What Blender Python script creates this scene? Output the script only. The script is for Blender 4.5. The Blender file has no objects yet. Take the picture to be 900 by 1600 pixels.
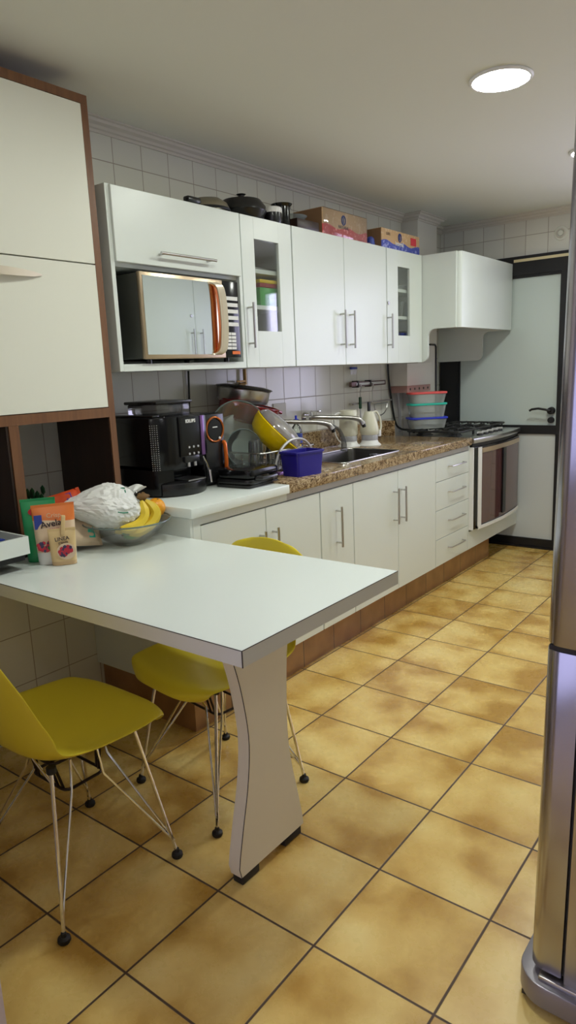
import bpy, bmesh, math, random
from mathutils import Vector, Matrix, noise
PI = math.pi
COL = bpy.context.scene.collection
random.seed(4)

# ------------------------------------------------------------------ materials
def principled(name, col, rough=.5, metal=0., spec=.5, emit=None, estr=0., coat=0., sub=0.):
    m = bpy.data.materials.new(name); m.use_nodes = True
    b = m.node_tree.nodes['Principled BSDF']
    b.inputs['Base Color'].default_value = (*col, 1)
    b.inputs['Roughness'].default_value = rough
    b.inputs['Metallic'].default_value = metal
    b.inputs['Specular IOR Level'].default_value = spec
    b.inputs['Coat Weight'].default_value = coat
    b.inputs['Coat Roughness'].default_value = .08
    if emit:
        b.inputs['Emission Color'].default_value = (*emit, 1)
        b.inputs['Emission Strength'].default_value = estr
    return m

class NT:
    def __init__(s, m): s.n = m.node_tree.nodes; s.l = m.node_tree.links; s.b = s.n['Principled BSDF']
    def v(s, x, sock):
        if isinstance(x, (int, float)): sock.default_value = x
        elif isinstance(x, tuple): sock.default_value = x
        else: s.l.new(x, sock)
    def math(s, op, a, b=0., c=None):
        k = s.n.new('ShaderNodeMath'); k.operation = op
        s.v(a, k.inputs[0]); s.v(b, k.inputs[1])
        if c is not None: s.v(c, k.inputs[2])
        return k.outputs[0]
    def pos(s):
        g = s.n.new('ShaderNodeNewGeometry'); x = s.n.new('ShaderNodeSeparateXYZ')
        s.l.new(g.outputs['Position'], x.inputs[0]); return g.outputs['Position'], x.outputs
    def objc(s):
        g = s.n.new('ShaderNodeTexCoord'); x = s.n.new('ShaderNodeSeparateXYZ')
        s.l.new(g.outputs['Object'], x.inputs[0]); return g.outputs['Object'], x.outputs
    def noise(s, vec, scale, detail=3., rough=.5):
        k = s.n.new('ShaderNodeTexNoise'); s.l.new(vec, k.inputs['Vector'])
        k.inputs['Scale'].default_value = scale; k.inputs['Detail'].default_value = detail
        k.inputs['Roughness'].default_value = rough; return k.outputs[0]
    def ramp(s, f, stops):
        k = s.n.new('ShaderNodeValToRGB'); s.l.new(f, k.inputs[0]); e = k.color_ramp.elements
        while len(e) < len(stops): e.new(.5)
        for q, (p, c) in zip(e, stops): q.position = p; q.color = (*c, 1)
        return k.outputs[0]
    def mix(s, f, a, b):
        k = s.n.new('ShaderNodeMix'); k.data_type = 'RGBA'
        s.v(f, k.inputs[0]); s.v(a if not isinstance(a, tuple) else (*a, 1), k.inputs[6]); s.v(b if not isinstance(b, tuple) else (*b, 1), k.inputs[7])
        return k.outputs[2]
    def bump(s, h, st, dist=.01):
        k = s.n.new('ShaderNodeBump'); s.l.new(h, k.inputs['Height']); k.inputs['Strength'].default_value = st
        k.inputs['Distance'].default_value = dist; s.l.new(k.outputs[0], s.b.inputs['Normal'])
    def comb(s, x, y, z=0.):
        k = s.n.new('ShaderNodeCombineXYZ'); s.v(x, k.inputs[0]); s.v(y, k.inputs[1]); s.v(z, k.inputs[2]); return k.outputs[0]
    def base(s, c): s.l.new(c, s.b.inputs['Base Color'])

def grid_lines(t, u, v, pu, ou, pv, ov, w):
    a = t.math('DIVIDE', t.math('SUBTRACT', u, ou), pu); b = t.math('DIVIDE', t.math('SUBTRACT', v, ov), pv)
    fa = t.math('FRACT', t.math('ADD', a, 100)); fb = t.math('FRACT', t.math('ADD', b, 100))
    da = t.math('MULTIPLY', t.math('SUBTRACT', .5, t.math('ABSOLUTE', t.math('SUBTRACT', fa, .5))), pu)
    db = t.math('MULTIPLY', t.math('SUBTRACT', .5, t.math('ABSOLUTE', t.math('SUBTRACT', fb, .5))), pv)
    d = t.math('MINIMUM', da, db)
    tile = t.math('MINIMUM', t.math('MAXIMUM', t.math('DIVIDE', t.math('SUBTRACT', d, w * .5), w * .4), 0.), 1.)
    cell = t.comb(t.math('FLOOR', a), t.math('FLOOR', b))
    return tile, cell, d

def cell_noise(t, cell):
    k = t.n.new('ShaderNodeTexWhiteNoise'); k.noise_dimensions = '3D'; t.l.new(cell, k.inputs['Vector']); return k.outputs

def wall_tile(name, axis, off, col=(.76, .75, .68), grout=(.36, .31, .26)):
    m = principled(name, col, .16); t = NT(m); P, x = t.pos()
    tile, cell, d = grid_lines(t, x[axis], x[2], .15, off, .1977, .0093, .0026)
    w = cell_noise(t, cell)
    c = t.mix(w[0], col, tuple(q * .93 for q in col))
    t.base(t.mix(tile, grout, c))
    t.l.new(t.math('SUBTRACT', .55, t.math('MULTIPLY', tile, .40)), t.b.inputs['Roughness'])
    h = t.math('ADD', t.math('MULTIPLY', tile, 1.), t.math('MULTIPLY', t.noise(P, 9., 1.), .35))
    t.bump(h, .25, .004); return m

M = {}
M['tile_l'] = wall_tile('wall_tile_left', 1, .095)
M['tile_b'] = wall_tile('wall_tile_back', 0, .027)
# floor
def floor_mat():
    m = principled('ochre_floor_tile', (.6, .4, .1), .2); t = NT(m); P, x = t.pos()
    tile, cell, d = grid_lines(t, x[0], x[1], .31, .2511, .31, 0., .0042)
    w = cell_noise(t, cell)
    off = t.n.new('ShaderNodeVectorMath'); off.operation = 'MULTIPLY_ADD'
    t.l.new(w[1], off.inputs[0]); off.inputs[1].default_value = (40, 40, 40); t.l.new(P, off.inputs[2])
    n1 = t.noise(off.outputs[0], 5., 1.6, .45); n2 = t.noise(P, 26., 3., .6)
    edge = t.math('SUBTRACT', 1., t.math('MINIMUM', t.math('DIVIDE', d, .08), 1.))
    f = t.math('ADD', t.math('ADD', t.math('MULTIPLY', n1, 1.25), t.math('MULTIPLY', n2, .22)), t.math('MULTIPLY', edge, .10))
    f = t.math('ADD', f, t.math('MULTIPLY', w[0], .10))
    c = t.ramp(f, [(.48, (.86, .66, .255)), (.66, (.82, .59, .20)), (.84, (.70, .46, .13)), (1., (.50, .28, .055))])
    t.base(t.mix(tile, (.085, .05, .03), c))
    r = t.math('ADD', .20, t.math('MULTIPLY', n2, .16))
    t.l.new(t.math('ADD', r, t.math('MULTIPLY', t.math('SUBTRACT', 1., tile), .4)), t.b.inputs['Roughness'])
    t.bump(t.math('ADD', t.math('MULTIPLY', tile, 1.), t.math('MULTIPLY', n1, .35)), .3, .003)
    return m
M['floor'] = floor_mat()
def plinth_mat():
    m = principled('brown_plinth_tile', (.3, .15, .06), .28); t = NT(m); P, x = t.pos()
    tile, cell, d = grid_lines(t, x[1], x[2], .2485, .02, .5, -.1, .004)
    w = cell_noise(t, cell); n = t.noise(P, 9., 3.)
    c = t.ramp(t.math('ADD', t.math('MULTIPLY', n, .8), t.math('MULTIPLY', w[0], .2)), [(.3, (.40, .21, .085)), (.7, (.25, .115, .04))])
    t.base(t.mix(tile, (.07, .04, .025), c)); return m
M['plinth'] = plinth_mat()
M['ceil'] = principled('ceiling_paint', (.76, .765, .68), .8)
M['white'] = principled('white_laminate', (.75, .80, .76), .30)
M['whitein'] = principled('white_cabinet_inside', (.82, .84, .80), .5)
M['cream'] = principled('cream_laminate', (.80, .80, .70), .34)
M['top'] = principled('white_table_laminate', (.82, .88, .85), .22)
M['edge'] = principled('table_edge_band', (.68, .67, .56), .45)
M['leg'] = principled('table_leg_laminate', (.80, .74, .57), .45)
M['seam'] = principled('dark_seam', (.05, .04, .035), .7)
M['chrome'] = principled('chrome', (.78, .78, .79), .1, 1.)
M['steel'] = principled('brushed_steel', (.56, .55, .54), .28, 1.)
M['fridge'] = principled('fridge_steel', (.50, .49, .52), .30, .9)
M['fridge_s'] = principled('fridge_door_edge', (.42, .41, .46), .20, .95)
M['alu'] = principled('aluminium_strip', (.50, .49, .48), .4, .6)
M['black'] = principled('black_plastic', (.012, .012, .013), .25)
M['blackm'] = principled('matt_black', (.008, .008, .010), .5)
M['blackg'] = principled('gloss_black', (.005, .005, .006), .16, spec=.35)
M['iron'] = principled('cast_iron', (.015, .015, .016), .45)
M['rubber'] = principled('rubber', (.012, .011, .011), .6)
M['orange'] = principled('orange_plastic', (.75, .16, .02), .22, .3)
M['copper'] = principled('copper_trim', (.62, .20, .06), .2, .9)
M['champ'] = principled('champagne_metal', (.60, .47, .33), .28, .9)
M['champl'] = principled('champagne_handle', (.66, .58, .46), .32, .4)
M['mirror'] = principled('mirror_glass', (.62, .66, .63), .02, 1.)
M['red'] = principled('dark_red_enamel', (.22, .008, .012), .2)
M['yellow'] = principled('yellow_plastic', (.80, .65, .04), .33)
M['yel2'] = principled('bright_yellow_plastic', (.80, .56, .0), .25)
M['blue'] = principled('navy_plastic', (.018, .012, .26), .35)
M['bluecap'] = principled('blue_lid', (.02, .04, .55), .4)
M['redlid'] = principled('coral_lid', (.80, .10, .10), .4)
M['teal'] = principled('teal_lid', (.02, .55, .42), .4)
M['green'] = principled('green_plastic', (.02, .36, .03), .35)
M['maroon'] = principled('maroon_plastic', (.30, .02, .02), .4)
M['ivory'] = principled('ivory_plastic', (.74, .72, .58), .3)
M['greyband'] = principled('grey_band', (.42, .42, .45), .3)
M['paper'] = principled('white_paper', (.78, .78, .76), .6)
M['darkgreen'] = principled('dark_green_plastic', (.01, .06, .02), .4)
M['brass'] = principled('old_brass', (.35, .22, .09), .45, .7)
M['grain'] = principled('dry_grain', (.62, .48, .24), .8)
M['cord'] = principled('hose_black', (.01, .012, .012), .4)
M['purple'] = principled('violet_gloss', (.20, .10, .28), .15, .5)
M['tan'] = principled('cardboard', (.50, .31, .16), .7)
M['kraft'] = principled('kraft_paper', (.62, .42, .22), .55)
M['cred'] = principled('printed_red', (.62, .03, .05), .4)
M['cblue'] = principled('printed_blue', (.03, .06, .36), .4)
M['ink'] = principled('dark_ink', (.05, .03, .04), .6)
M['inkbl'] = principled('blue_ink', (.03, .05, .20), .6)
M['inkgr'] = principled('green_ink', (.02, .22, .12), .6)
M['pouch_o'] = principled('pouch_orange', (.82, .22, .05), .3)
M['pouch_c'] = principled('pouch_cream', (.78, .60, .42), .35)
M['pouch_g'] = principled('pouch_green', (.02, .34, .12), .3)
M['pouch_r'] = principled('pouch_red', (.60, .07, .02), .25)
M['pouch_k'] = principled('pouch_beige', (.76, .56, .28), .35)
M['pouch_p'] = principled('pouch_purple', (.12, .04, .28), .3)
M['pink'] = principled('pink_print', (.70, .06, .18), .4)
M['berry'] = principled('berry_red', (.55, .02, .05), .35)
M['berryd'] = principled('berry_dark', (.05, .03, .10), .35)
M['leafg'] = principled('leaf_green', (.04, .22, .04), .5)
M['banana'] = principled('banana_skin', (.80, .58, .04), .45)
M['stem'] = principled('banana_stem', (.16, .08, .02), .7)
M['orng'] = principled('orange_peel', (.86, .36, .01), .4)
M['bread'] = principled('bread_crust', (.62, .50, .40), .8)
M['ledlit'] = principled('led_diffuser', (1, 1, 1), .5, emit=(.95, 1., .91), estr=86.)
M['leddim'] = principled('led_diffuser_dim', (1, 1, 1), .5, emit=(1, .98, .88), estr=34.)
M['wtrim'] = principled('white_ring', (.85, .85, .84), .4)
M['cornice'] = principled('cornice_plaster', (.66, .62, .55), .8)
M['pill'] = principled('pillar_paint', (.70, .68, .62), .5)
M['jamb'] = principled('jamb_paint', (.62, .54, .53), .5)
M['door_w'] = principled('frosted_white_glass', (.60, .68, .65), .17, spec=.6)
M['door_l'] = principled('white_door_panel', (.66, .70, .70), .25)
M['creamtrim'] = principled('cream_strip', (.75, .65, .40), .5)
M['oven'] = principled('oven_glass', (.10, .045, .045), .06, .0, spec=.9)

def wood_mat(name, c1, c2, vert=True):
    m = principled(name, c1, .38); t = NT(m); P, x = t.pos()
    s = t.n.new('ShaderNodeMapping'); t.l.new(P, s.inputs[0]); s.inputs['Scale'].default_value = (40, 40, 2.5) if vert else (40, 2.5, 40)
    t.base(t.ramp(t.noise(s.outputs[0], 1.5, 4., .6), [(.35, c1), (.65, c2)])); return m
M['wood'] = wood_mat('walnut_edge', (.20, .088, .036), (.15, .062, .026))
M['woodd'] = wood_mat('dark_walnut', (.032, .014, .009), (.022, .010, .007))
def granite():
    m = principled('brown_granite', (.3, .2, .1), .13); t = NT(m); P, x = t.pos()
    v = t.n.new('ShaderNodeTexVoronoi'); t.l.new(P, v.inputs['Vector']); v.inputs['Scale'].default_value = 130.
    f = t.math('ADD', t.math('MULTIPLY', t.noise(P, 38., 5., .65), .75), t.math('MULTIPLY', v.outputs['Distance'], .35))
    t.base(t.ramp(f, [(.36, (.03, .018, .012)), (.47, (.16, .09, .045)), (.57, (.36, .25, .13)), (.70, (.55, .42, .26))])); return m
M['granite'] = granite()

def glass_mat(name, tint=(1, 1, 1), refl=1., alpha=0., dcol=(.9, .9, .9)):
    m = bpy.data.materials.new(name); m.use_nodes = True; n = m.node_tree.nodes; l = m.node_tree.links
    n.remove(n['Principled BSDF']); o = n['Material Output']
    tr = n.new('ShaderNodeBsdfTransparent'); tr.inputs[0].default_value = (*tint, 1)
    g = n.new('ShaderNodeBsdfGlossy'); g.inputs['Roughness'].default_value = .03
    fr = n.new('ShaderNodeFresnel'); fr.inputs[0].default_value = 1.45
    k = n.new('ShaderNodeMath'); k.operation = 'MULTIPLY'; l.new(fr.outputs[0], k.inputs[0]); k.inputs[1].default_value = refl
    mx = n.new('ShaderNodeMixShader'); l.new(k.outputs[0], mx.inputs[0]); l.new(tr.outputs[0], mx.inputs[1]); l.new(g.outputs[0], mx.inputs[2])
    out = mx.outputs[0]
    if alpha > 0:
        d = n.new('ShaderNodeBsdfPrincipled'); d.inputs['Base Color'].default_value = (*dcol, 1); d.inputs['Roughness'].default_value = .35
        m2 = n.new('ShaderNodeMixShader'); m2.inputs[0].default_value = alpha; l.new(out, m2.inputs[1]); l.new(d.outputs[0], m2.inputs[2]); out = m2.outputs[0]
    l.new(out, o.inputs[0]); return m
M['pane'] = glass_mat('clear_pane', (.96, .97, .96), .35)
M['winpane'] = glass_mat('window_pane', (.96, .97, 1.), .8)
M['glass'] = glass_mat('clear_glass', (.90, .94, .93), 1.6, .05)
M['glassd'] = glass_mat('smoky_glass', (.55, .55, .55), 1.4, .10, (.3, .3, .3))
M['bowlg'] = glass_mat('bowl_glass', (.99, .995, .995), .5, 0., (.8, .85, .84))
M['rimg'] = glass_mat('thick_rim_glass', (.35, .45, .43), 1.5, .25, (.5, .62, .6))
M['tupper'] = glass_mat('milky_plastic', (.85, .88, .88), 1.0, .28, (.74, .78, .76))
M['clearp'] = glass_mat('wrinkled_clear', (.82, .82, .86), 2.2, .30, (.62, .62, .66))
M['bagp'] = glass_mat('thin_white_bag', (.98, .98, .97), .5, .82, (.97, .98, .96))
M['film'] = glass_mat('clear_film', (.96, .96, .96), 1.6, .06, (.9, .9, .9))

# ------------------------------------------------------------------ mesh builder
class B:
    def __init__(s): s.bm = bmesh.new()
    def _m(s, vs, M_):
        if M_ is not None: bmesh.ops.transform(s.bm, matrix=M_, verts=vs)
        return s
    def box(s, x0, x1, y0, y1, z0, z1, bev=0., seg=2, M_=None):
        r = bmesh.ops.create_cube(s.bm, size=1.)
        vs = r['verts']
        bmesh.ops.scale(s.bm, vec=(abs(x1 - x0), abs(y1 - y0), abs(z1 - z0)), verts=vs)
        bmesh.ops.translate(s.bm, vec=((x0 + x1) / 2, (y0 + y1) / 2, (z0 + z1) / 2), verts=vs)
        if bev > 0:
            es = list({e for v in vs for e in v.link_edges})
            q = bmesh.ops.bevel(s.bm, geom=es, offset=bev, segments=seg, affect='EDGES', profile=.5)
            vs = list({v for v in q['verts']} | {v for v in vs if v.is_valid})
        return s._m(vs, M_)
    def prism(s, poly, ax, a, b, bev=0., M_=None, seg=2):
        f = {'x': lambda u, v, w: (w, u, v), 'y': lambda u, v, w: (u, w, v), 'z': lambda u, v, w: (u, v, w)}[ax]
        A = [s.bm.verts.new(f(u, v, a)) for u, v in poly]; Bv = [s.bm.verts.new(f(u, v, b)) for u, v in poly]
        n = len(poly); fs = []
        fs.append(s.bm.faces.new(A)); fs.append(s.bm.faces.new(Bv[::-1]))
        for i in range(n): fs.append(s.bm.faces.new((A[i], Bv[i], Bv[(i + 1) % n], A[(i + 1) % n])))
        bmesh.ops.recalc_face_normals(s.bm, faces=fs)
        vs = A + Bv
        if bev > 0:
            es = [e for e in fs[0].edges] + [e for e in fs[1].edges]
            q = bmesh.ops.bevel(s.bm, geom=es, offset=bev, segments=seg, affect='EDGES', profile=.5)
            vs = list(set(q['verts']) | {v for v in vs if v.is_valid})
        return s._m(vs, M_)
    def cyl(s, p0, p1, r0, r1=None, seg=16, M_=None):
        p0 = Vector(p0); p1 = Vector(p1); d = p1 - p0; r1 = r0 if r1 is None else r1
        q = d.to_track_quat('Z', 'Y').to_matrix().to_4x4(); q.translation = (p0 + p1) / 2
        r = bmesh.ops.create_cone(s.bm, cap_ends=True, segments=seg, radius1=r0, radius2=max(r1, 1e-5), depth=d.length, matrix=q)
        return s._m(r['verts'], M_)
    def tube(s, pts, r, seg=8, closed=False, M_=None, rs=None):
        pts = [Vector(p) for p in pts]; n = len(pts); rings = []; up = None; allv = []
        for i, p in enumerate(pts):
            if closed: t = (pts[(i + 1) % n] - pts[i - 1])
            else: t = pts[min(i + 1, n - 1)] - pts[max(i - 1, 0)]
            if t.length < 1e-9: t = Vector((0, 0, 1))
            t.normalize()
            if up is None:
                up = Vector((0, 0, 1)) if abs(t.z) < .9 else Vector((1, 0, 0))
            a = t.cross(up)
            if a.length < 1e-6: a = t.orthogonal()
            a.normalize(); b = a.cross(t).normalized(); up = b
            rr = rs[i] if rs else r
            ring = [s.bm.verts.new(p + (a * math.cos(2 * PI * k / seg) + b * math.sin(2 * PI * k / seg)) * rr) for k in range(seg)]
            rings.append(ring); allv += ring
        m = n if closed else n - 1
        for i in range(m):
            A = rings[i]; C = rings[(i + 1) % n]
            for k in range(seg): s.bm.faces.new((A[k], A[(k + 1) % seg], C[(k + 1) % seg], C[k]))
        if not closed:
            s.bm.faces.new(rings[0][::-1]); s.bm.faces.new(rings[-1])
        return s._m(allv, M_)
    def lathe(s, prof, c=(0, 0, 0), seg=32, M_=None, close=False, sx=1., sy=1.):
        rings = []; allv = []
        for r, z in prof:
            if r < 1e-6: v = s.bm.verts.new((c[0], c[1], c[2] + z)); rings.append([v]); allv.append(v)
            else:
                ring = [s.bm.verts.new((c[0] + sx * r * math.cos(2 * PI * k / seg), c[1] + sy * r * math.sin(2 * PI * k / seg), c[2] + z)) for k in range(seg)]
                rings.append(ring); allv += ring
        pr = list(zip(rings, rings[1:])) + ([(rings[-1], rings[0])] if close else [])
        for A, C in pr:
            if len(A) == 1 and len(C) == 1: continue
            for k in range(seg):
                j = (k + 1) % seg
                if len(A) == 1: s.bm.faces.new((A[0], C[k], C[j]))
                elif len(C) == 1: s.bm.faces.new((A[k], A[j], C[0]))
                else: s.bm.faces.new((A[k], A[j], C[j], C[k]))
        return s._m(allv, M_)
    def sphere(s, c, r, sub=2, sc=(1, 1, 1), M_=None):
        q = bmesh.ops.create_icosphere(s.bm, subdivisions=sub, radius=r); vs = q['verts']
        bmesh.ops.scale(s.bm, vec=sc, verts=vs); bmesh.ops.translate(s.bm, vec=c, verts=vs)
        return s._m(vs, M_)
    def grid(s, f, nu, nv, thick=0.):
        V = [[s.bm.verts.new(f(i / nu, j / nv)) for j in range(nv + 1)] for i in range(nu + 1)]
        for i in range(nu):
            for j in range(nv): s.bm.faces.new((V[i][j], V[i + 1][j], V[i + 1][j + 1], V[i][j + 1]))
        return s

def setp(o, label=None, cat=None, group=None, kind=None):
    if label: o['label'] = label
    if cat: o['category'] = cat
    if group: o['group'] = group
    if kind: o['kind'] = kind
    return o
def rootloc(p):
    while p.parent: p = p.parent
    return p.location
def obj(name, b, mat, parent=None, loc=None, world=True, ang=35., recalc=True, label=None):
    """link builder b as one mesh; world coordinates become local to the parent's base point (or to loc)"""
    bm = b.bm
    L = Vector(rootloc(parent)) if parent is not None else Vector(loc or (0, 0, 0))
    if world and L.length > 0: bmesh.ops.translate(bm, vec=-L, verts=bm.verts)
    if recalc: bmesh.ops.recalc_face_normals(bm, faces=bm.faces)
    me = bpy.data.meshes.new(name); bm.to_mesh(me); bm.free()
    for p in me.polygons: p.use_smooth = True
    me.set_sharp_from_angle(angle=math.radians(ang))
    o = bpy.data.objects.new(name, me); COL.objects.link(o)
    for mm in (mat if isinstance(mat, (list, tuple)) else [mat]): me.materials.append(mm)
    if parent is not None: o.parent = parent
    else: o.location = L
    if label: o['label'] = label
    return o
def solid(o, t, off=0., sub=0):
    m = o.modifiers.new('thick', 'SOLIDIFY'); m.thickness = t; m.offset = off
    if sub:
        s = o.modifiers.new('sub', 'SUBSURF'); s.levels = sub; s.render_levels = sub
    return o
def thing(name, label, cat, loc=(0, 0, 0), rz=0., group=None):
    o = bpy.data.objects.new(name, None); COL.objects.link(o); o.location = loc; o.rotation_euler = (0, 0, rz)
    o.empty_display_size = .05
    return setp(o, label, cat, group)
def struct(name, b, mat, **k):
    return setp(obj(name, b, mat, **k), kind='structure')
def copy_tree(o, parent=None, group=None, label=None):
    c = o.copy(); COL.objects.link(c)
    if parent is not None: c.parent = parent
    if label: c['label'] = label
    for ch in list(o.children): copy_tree(ch, c)
    return c
FX = Matrix(((0, 0, 1), (1, 0, 0), (0, 1, 0))).to_4x4()          # text reading along +y, facing +x
def text(name, s, size, loc, mat, parent, rot=FX, ext=.0006, bold=0.):
    c = bpy.data.curves.new(name, 'FONT'); c.body = s; c.size = size; c.extrude = ext; c.offset = bold
    c.align_x = 'CENTER'; c.align_y = 'CENTER'; c.resolution_u = 3
    t = bpy.data.objects.new(name, c); COL.objects.link(t); bpy.context.view_layer.update()
    me = bpy.data.meshes.new_from_object(t.evaluated_get(bpy.context.evaluated_depsgraph_get()))
    bpy.data.objects.remove(t); bpy.data.curves.remove(c)
    o = bpy.data.objects.new(name, me); COL.objects.link(o); me.materials.clear(); me.materials.append(mat)
    Mx = Matrix.Translation(Vector(loc) - Vector(rootloc(parent))) @ rot
    me.transform(Mx); o.parent = parent; return o
def arc(cx, cy, r, a0, a1, n): return [(cx + r * math.cos(math.radians(a0 + (a1 - a0) * i / n)), cy + r * math.sin(math.radians(a0 + (a1 - a0) * i / n))) for i in range(n + 1)]
def rrect(x0, x1, y0, y1, r, n=5):
    return arc(x1 - r, y0 + r, r, -90, 0, n) + arc(x1 - r, y1 - r, r, 0, 90, n) + arc(x0 + r, y1 - r, r, 90, 180, n) + arc(x0 + r, y0 + r, r, 180, 270, n)

# ------------------------------------------------------------------ room shell
H = 2.325; YE = 3.85; XR = 2.72; YP = -.64; YR = -3.0
struct('floor', B().box(-.1, 3.4, YR - .1, YE + .1, -.08, 0), M['floor'])
struct('ceiling', B().box(-.1, 3.4, YR - .1, YE + .1, H, H + .1), M['ceil'])
struct('wall_left', B().box(-.1, 0, YR - .1, YE + .1, 0, H), M['tile_l'])
wx0, wx1, wz0, wz1 = 1.12, 2.35, .95, 2.08
struct('wall_back', B().box(-.0, wx0, YE, YE + .1, 2.055, H).box(0, .012, YE, YE + .1, 0, 2.055).box(.93, wx0, YE, YE + .1, 0, 2.055)
       .box(wx0, wx1, YE, YE + .1, 0, wz0).box(wx0, wx1, YE, YE + .1, wz1, H).box(wx1, XR, YE, YE + .1, 0, H), M['tile_b'])
struct('wall_right', B().box(XR, XR + .1, YP, YE + .1, 0, H).box(3.4, 3.5, YR - .1, YP, 0, H).box(XR + .1, 3.4, YP - .1, YP, 0, H), M['ceil'])
struct('wall_front', B().box(0, 1.2905, YP - .14, YP, 0, H), M['jamb'])
rw0, rw1 = .5, 3.2
struct('wall_rear', B().box(-.0, rw0, YR - .1, YR, 0, H).box(rw1, 3.4, YR - .1, YR, 0, H).box(rw0, rw1, YR - .1, YR, 0, .12).box(rw0, rw1, YR - .1, YR, 2.15, H), M['ceil'])
def window(n, x0, x1, z0, z1, y, cols):
    w = B().box(x0, x1, y - .03, y + .03, z0, z0 + .05).box(x0, x1, y - .03, y + .03, z1 - .05, z1)
    for i in range(cols + 1):
        c = x0 + .025 + (x1 - x0 - .05) * i / cols; w.box(c - .025, c + .025, y - .03, y + .03, z0 + .05, z1 - .05)
    o = struct('window_%d' % n, w, M['wtrim'], loc=(x0, y, z0))
    obj('pane', B().box(x0 + .03, x1 - .03, y - .003, y + .003, z0 + .03, z1 - .03), M['winpane'], o)
window(1, wx0, wx1, wz0, wz1, YE + .05, 2)
window(2, rw0, rw1, .12, 2.15, YR - .05, 3)
# cornice: stepped profile swept along wall, pillar and end wall
prof = [(0, 2.280), (.006, 2.280), (.008, 2.290), (.016, 2.293), (.020, 2.303), (.036, 2.309), (.040, 2.318), (.052, 2.320), (.052, H), (0, H)]
PX, PY0, PY1 = .118, 3.25, 3.535
def cornice(b, p, q, nrm, m0=0, m1=0):
    """profile along p->q, offset along nrm; m0/m1: mitre (+1 outward corner grows, -1 inner corner shrinks)"""
    p = Vector(p); q = Vector(q); n = Vector(nrm); d = (q - p).normalized()
    A = [b.bm.verts.new((*(p + n * u - d * u * m0), z)) for u, z in prof]; C = [b.bm.verts.new((*(q + n * u + d * u * m1), z)) for u, z in prof]
    for i in range(len(prof)):
        j = (i + 1) % len(prof); b.bm.faces.new((A[i], C[i], C[j], A[j]))
    b.bm.faces.new(A); b.bm.faces.new(C[::-1]); return b
cb = B()
cornice(cb, (0, YP), (0, PY0), (1, 0), 0, -1); cornice(cb, (0, PY0), (PX, PY0), (0, -1), -1, 1)
cornice(cb, (PX, PY0), (PX, PY1), (1, 0), 1, 1); cornice(cb, (PX, PY1), (0, PY1), (0, 1), 1, -1)
cornice(cb, (0, PY1), (0, YE), (1, 0), -1, -1); cornice(cb, (0, YE), (XR, YE), (0, -1), -1, -1)
struct('trim_1', cb, M['cornice'])
struct('pillar', B().box(0, PX, PY0, PY1, 0, H - .001), M['pill'])
# brown tiled plinth under the base units
pb = B().box(0.001, .5425, .56, 3.49, 0, .165)
struct('trim_2', pb, M['plinth'])

# ------------------------------------------------------------------ end door
def end_door():
    y0, y1 = YE - .03, YE + .05
    fr = B().box(.013, .155, y0, y1, 0, 2.05).box(.885, .929, y0, y1, 0, 2.05).box(.155, .885, y0, y1, 1.925, 2.05).box(.155, .885, y0, y1, 0, .014)
    d = struct('door_1', fr, M['blackm'], loc=(.5, YE, 0))
    obj('door_stile', B().box(.155, .165, YE - .02, YE + .03, .014, 1.925).box(.876, .885, YE - .02, YE + .03, .014, 1.925)
        .box(.165, .876, YE - .02, YE + .03, .835, .897).box(.165, .876, YE - .02, YE + .03, .014, .072).box(.165, .876, YE - .02, YE + .03, 1.907, 1.925), M['blackm'], d)
    obj('upper_panel', B().box(.165, .876, YE - .006, YE + .012, .897, 1.907), M['door_w'], d, label='glossy white glass upper panel')
    obj('lower_panel', B().box(.165, .876, YE - .006, YE + .012, .072, .835), M['door_l'], d, label='plain white lower panel')
    obj('header_strip', B().box(.56, .929, YE - .034, YE - .030, 2.012, 2.030), M['creamtrim'], d, label='thin cream strip')
    h = obj('door_handle', B().cyl((.845, YE - .02, 1.0), (.845, YE - .050, 1.0), .026, .024, 20).tube([(.845, YE - .05, 1.0), (.845, YE - .07, 1.002), (.82, YE - .075, 1.01), (.77, YE - .075, 1.018), (.725, YE - .072, 1.012), (.708, YE - .07, 1.002)], .008), M['blackm'], d)
    obj('lock', B().cyl((.845, YE - .02, .935), (.845, YE - .045, .935), .022, .020, 20), M['blackm'], d)
end_door()
vc = thing('vent_cap', 'round white vent cap high on the tiled end wall', 'vent cap', (.862, YE, 2.165))
obj('flange', B().cyl((.862, YE, 2.165), (.862, YE - .006, 2.165), .046, .043, 28), M['ceil'], vc)
obj('ring', B().tube([(.862 + .026 * math.cos(a), YE - .010, 2.165 + .026 * math.sin(a)) for a in [k * PI / 12 for k in range(24)]], .005, closed=True), M['cornice'], vc)
obj('knob', B().cyl((.862, YE - .006, 2.165), (.862, YE - .018, 2.165), .019, .016, 20), M['ceil'], vc)

# ------------------------------------------------------------------ lights
def downlight(x, y, label, mat='ledlit'):
    t = thing('ceiling_light', label, 'ceiling light', (x, y, H), group=None)
    obj('frame', B().lathe([(.099, 0), (.110, 0), (.111, -.004), (.106, -.009), (.099, -.009)], (x, y, H), 48, close=True), M['wtrim'], t)
    obj('diffuser', B().lathe([(0, -.006), (.099, -.006), (.099, 0), (0, 0)], (x, y, H), 48), M[mat], t)
downlight(1.33, 1.51, 'large round white LED ceiling light shining over the middle of the kitchen')
downlight(1.352, 2.665, 'far round ceiling light, half hidden by the refrigerator edge')
downlight(1.33, .36, 'round ceiling light straight above the table, the nearest of the three')
downlight(2.75, -1.45, 'round ceiling light in the room behind the camera', 'leddim')
def area(name, loc, rot, sx, sy, p, col):
    l = bpy.data.lights.new(name, 'AREA'); l.shape = 'RECTANGLE'; l.size = sx; l.size_y = sy; l.energy = p; l.color = col
    o = bpy.data.objects.new(name, l); COL.objects.link(o); o.location = loc; o.rotation_euler = rot; return o
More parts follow.
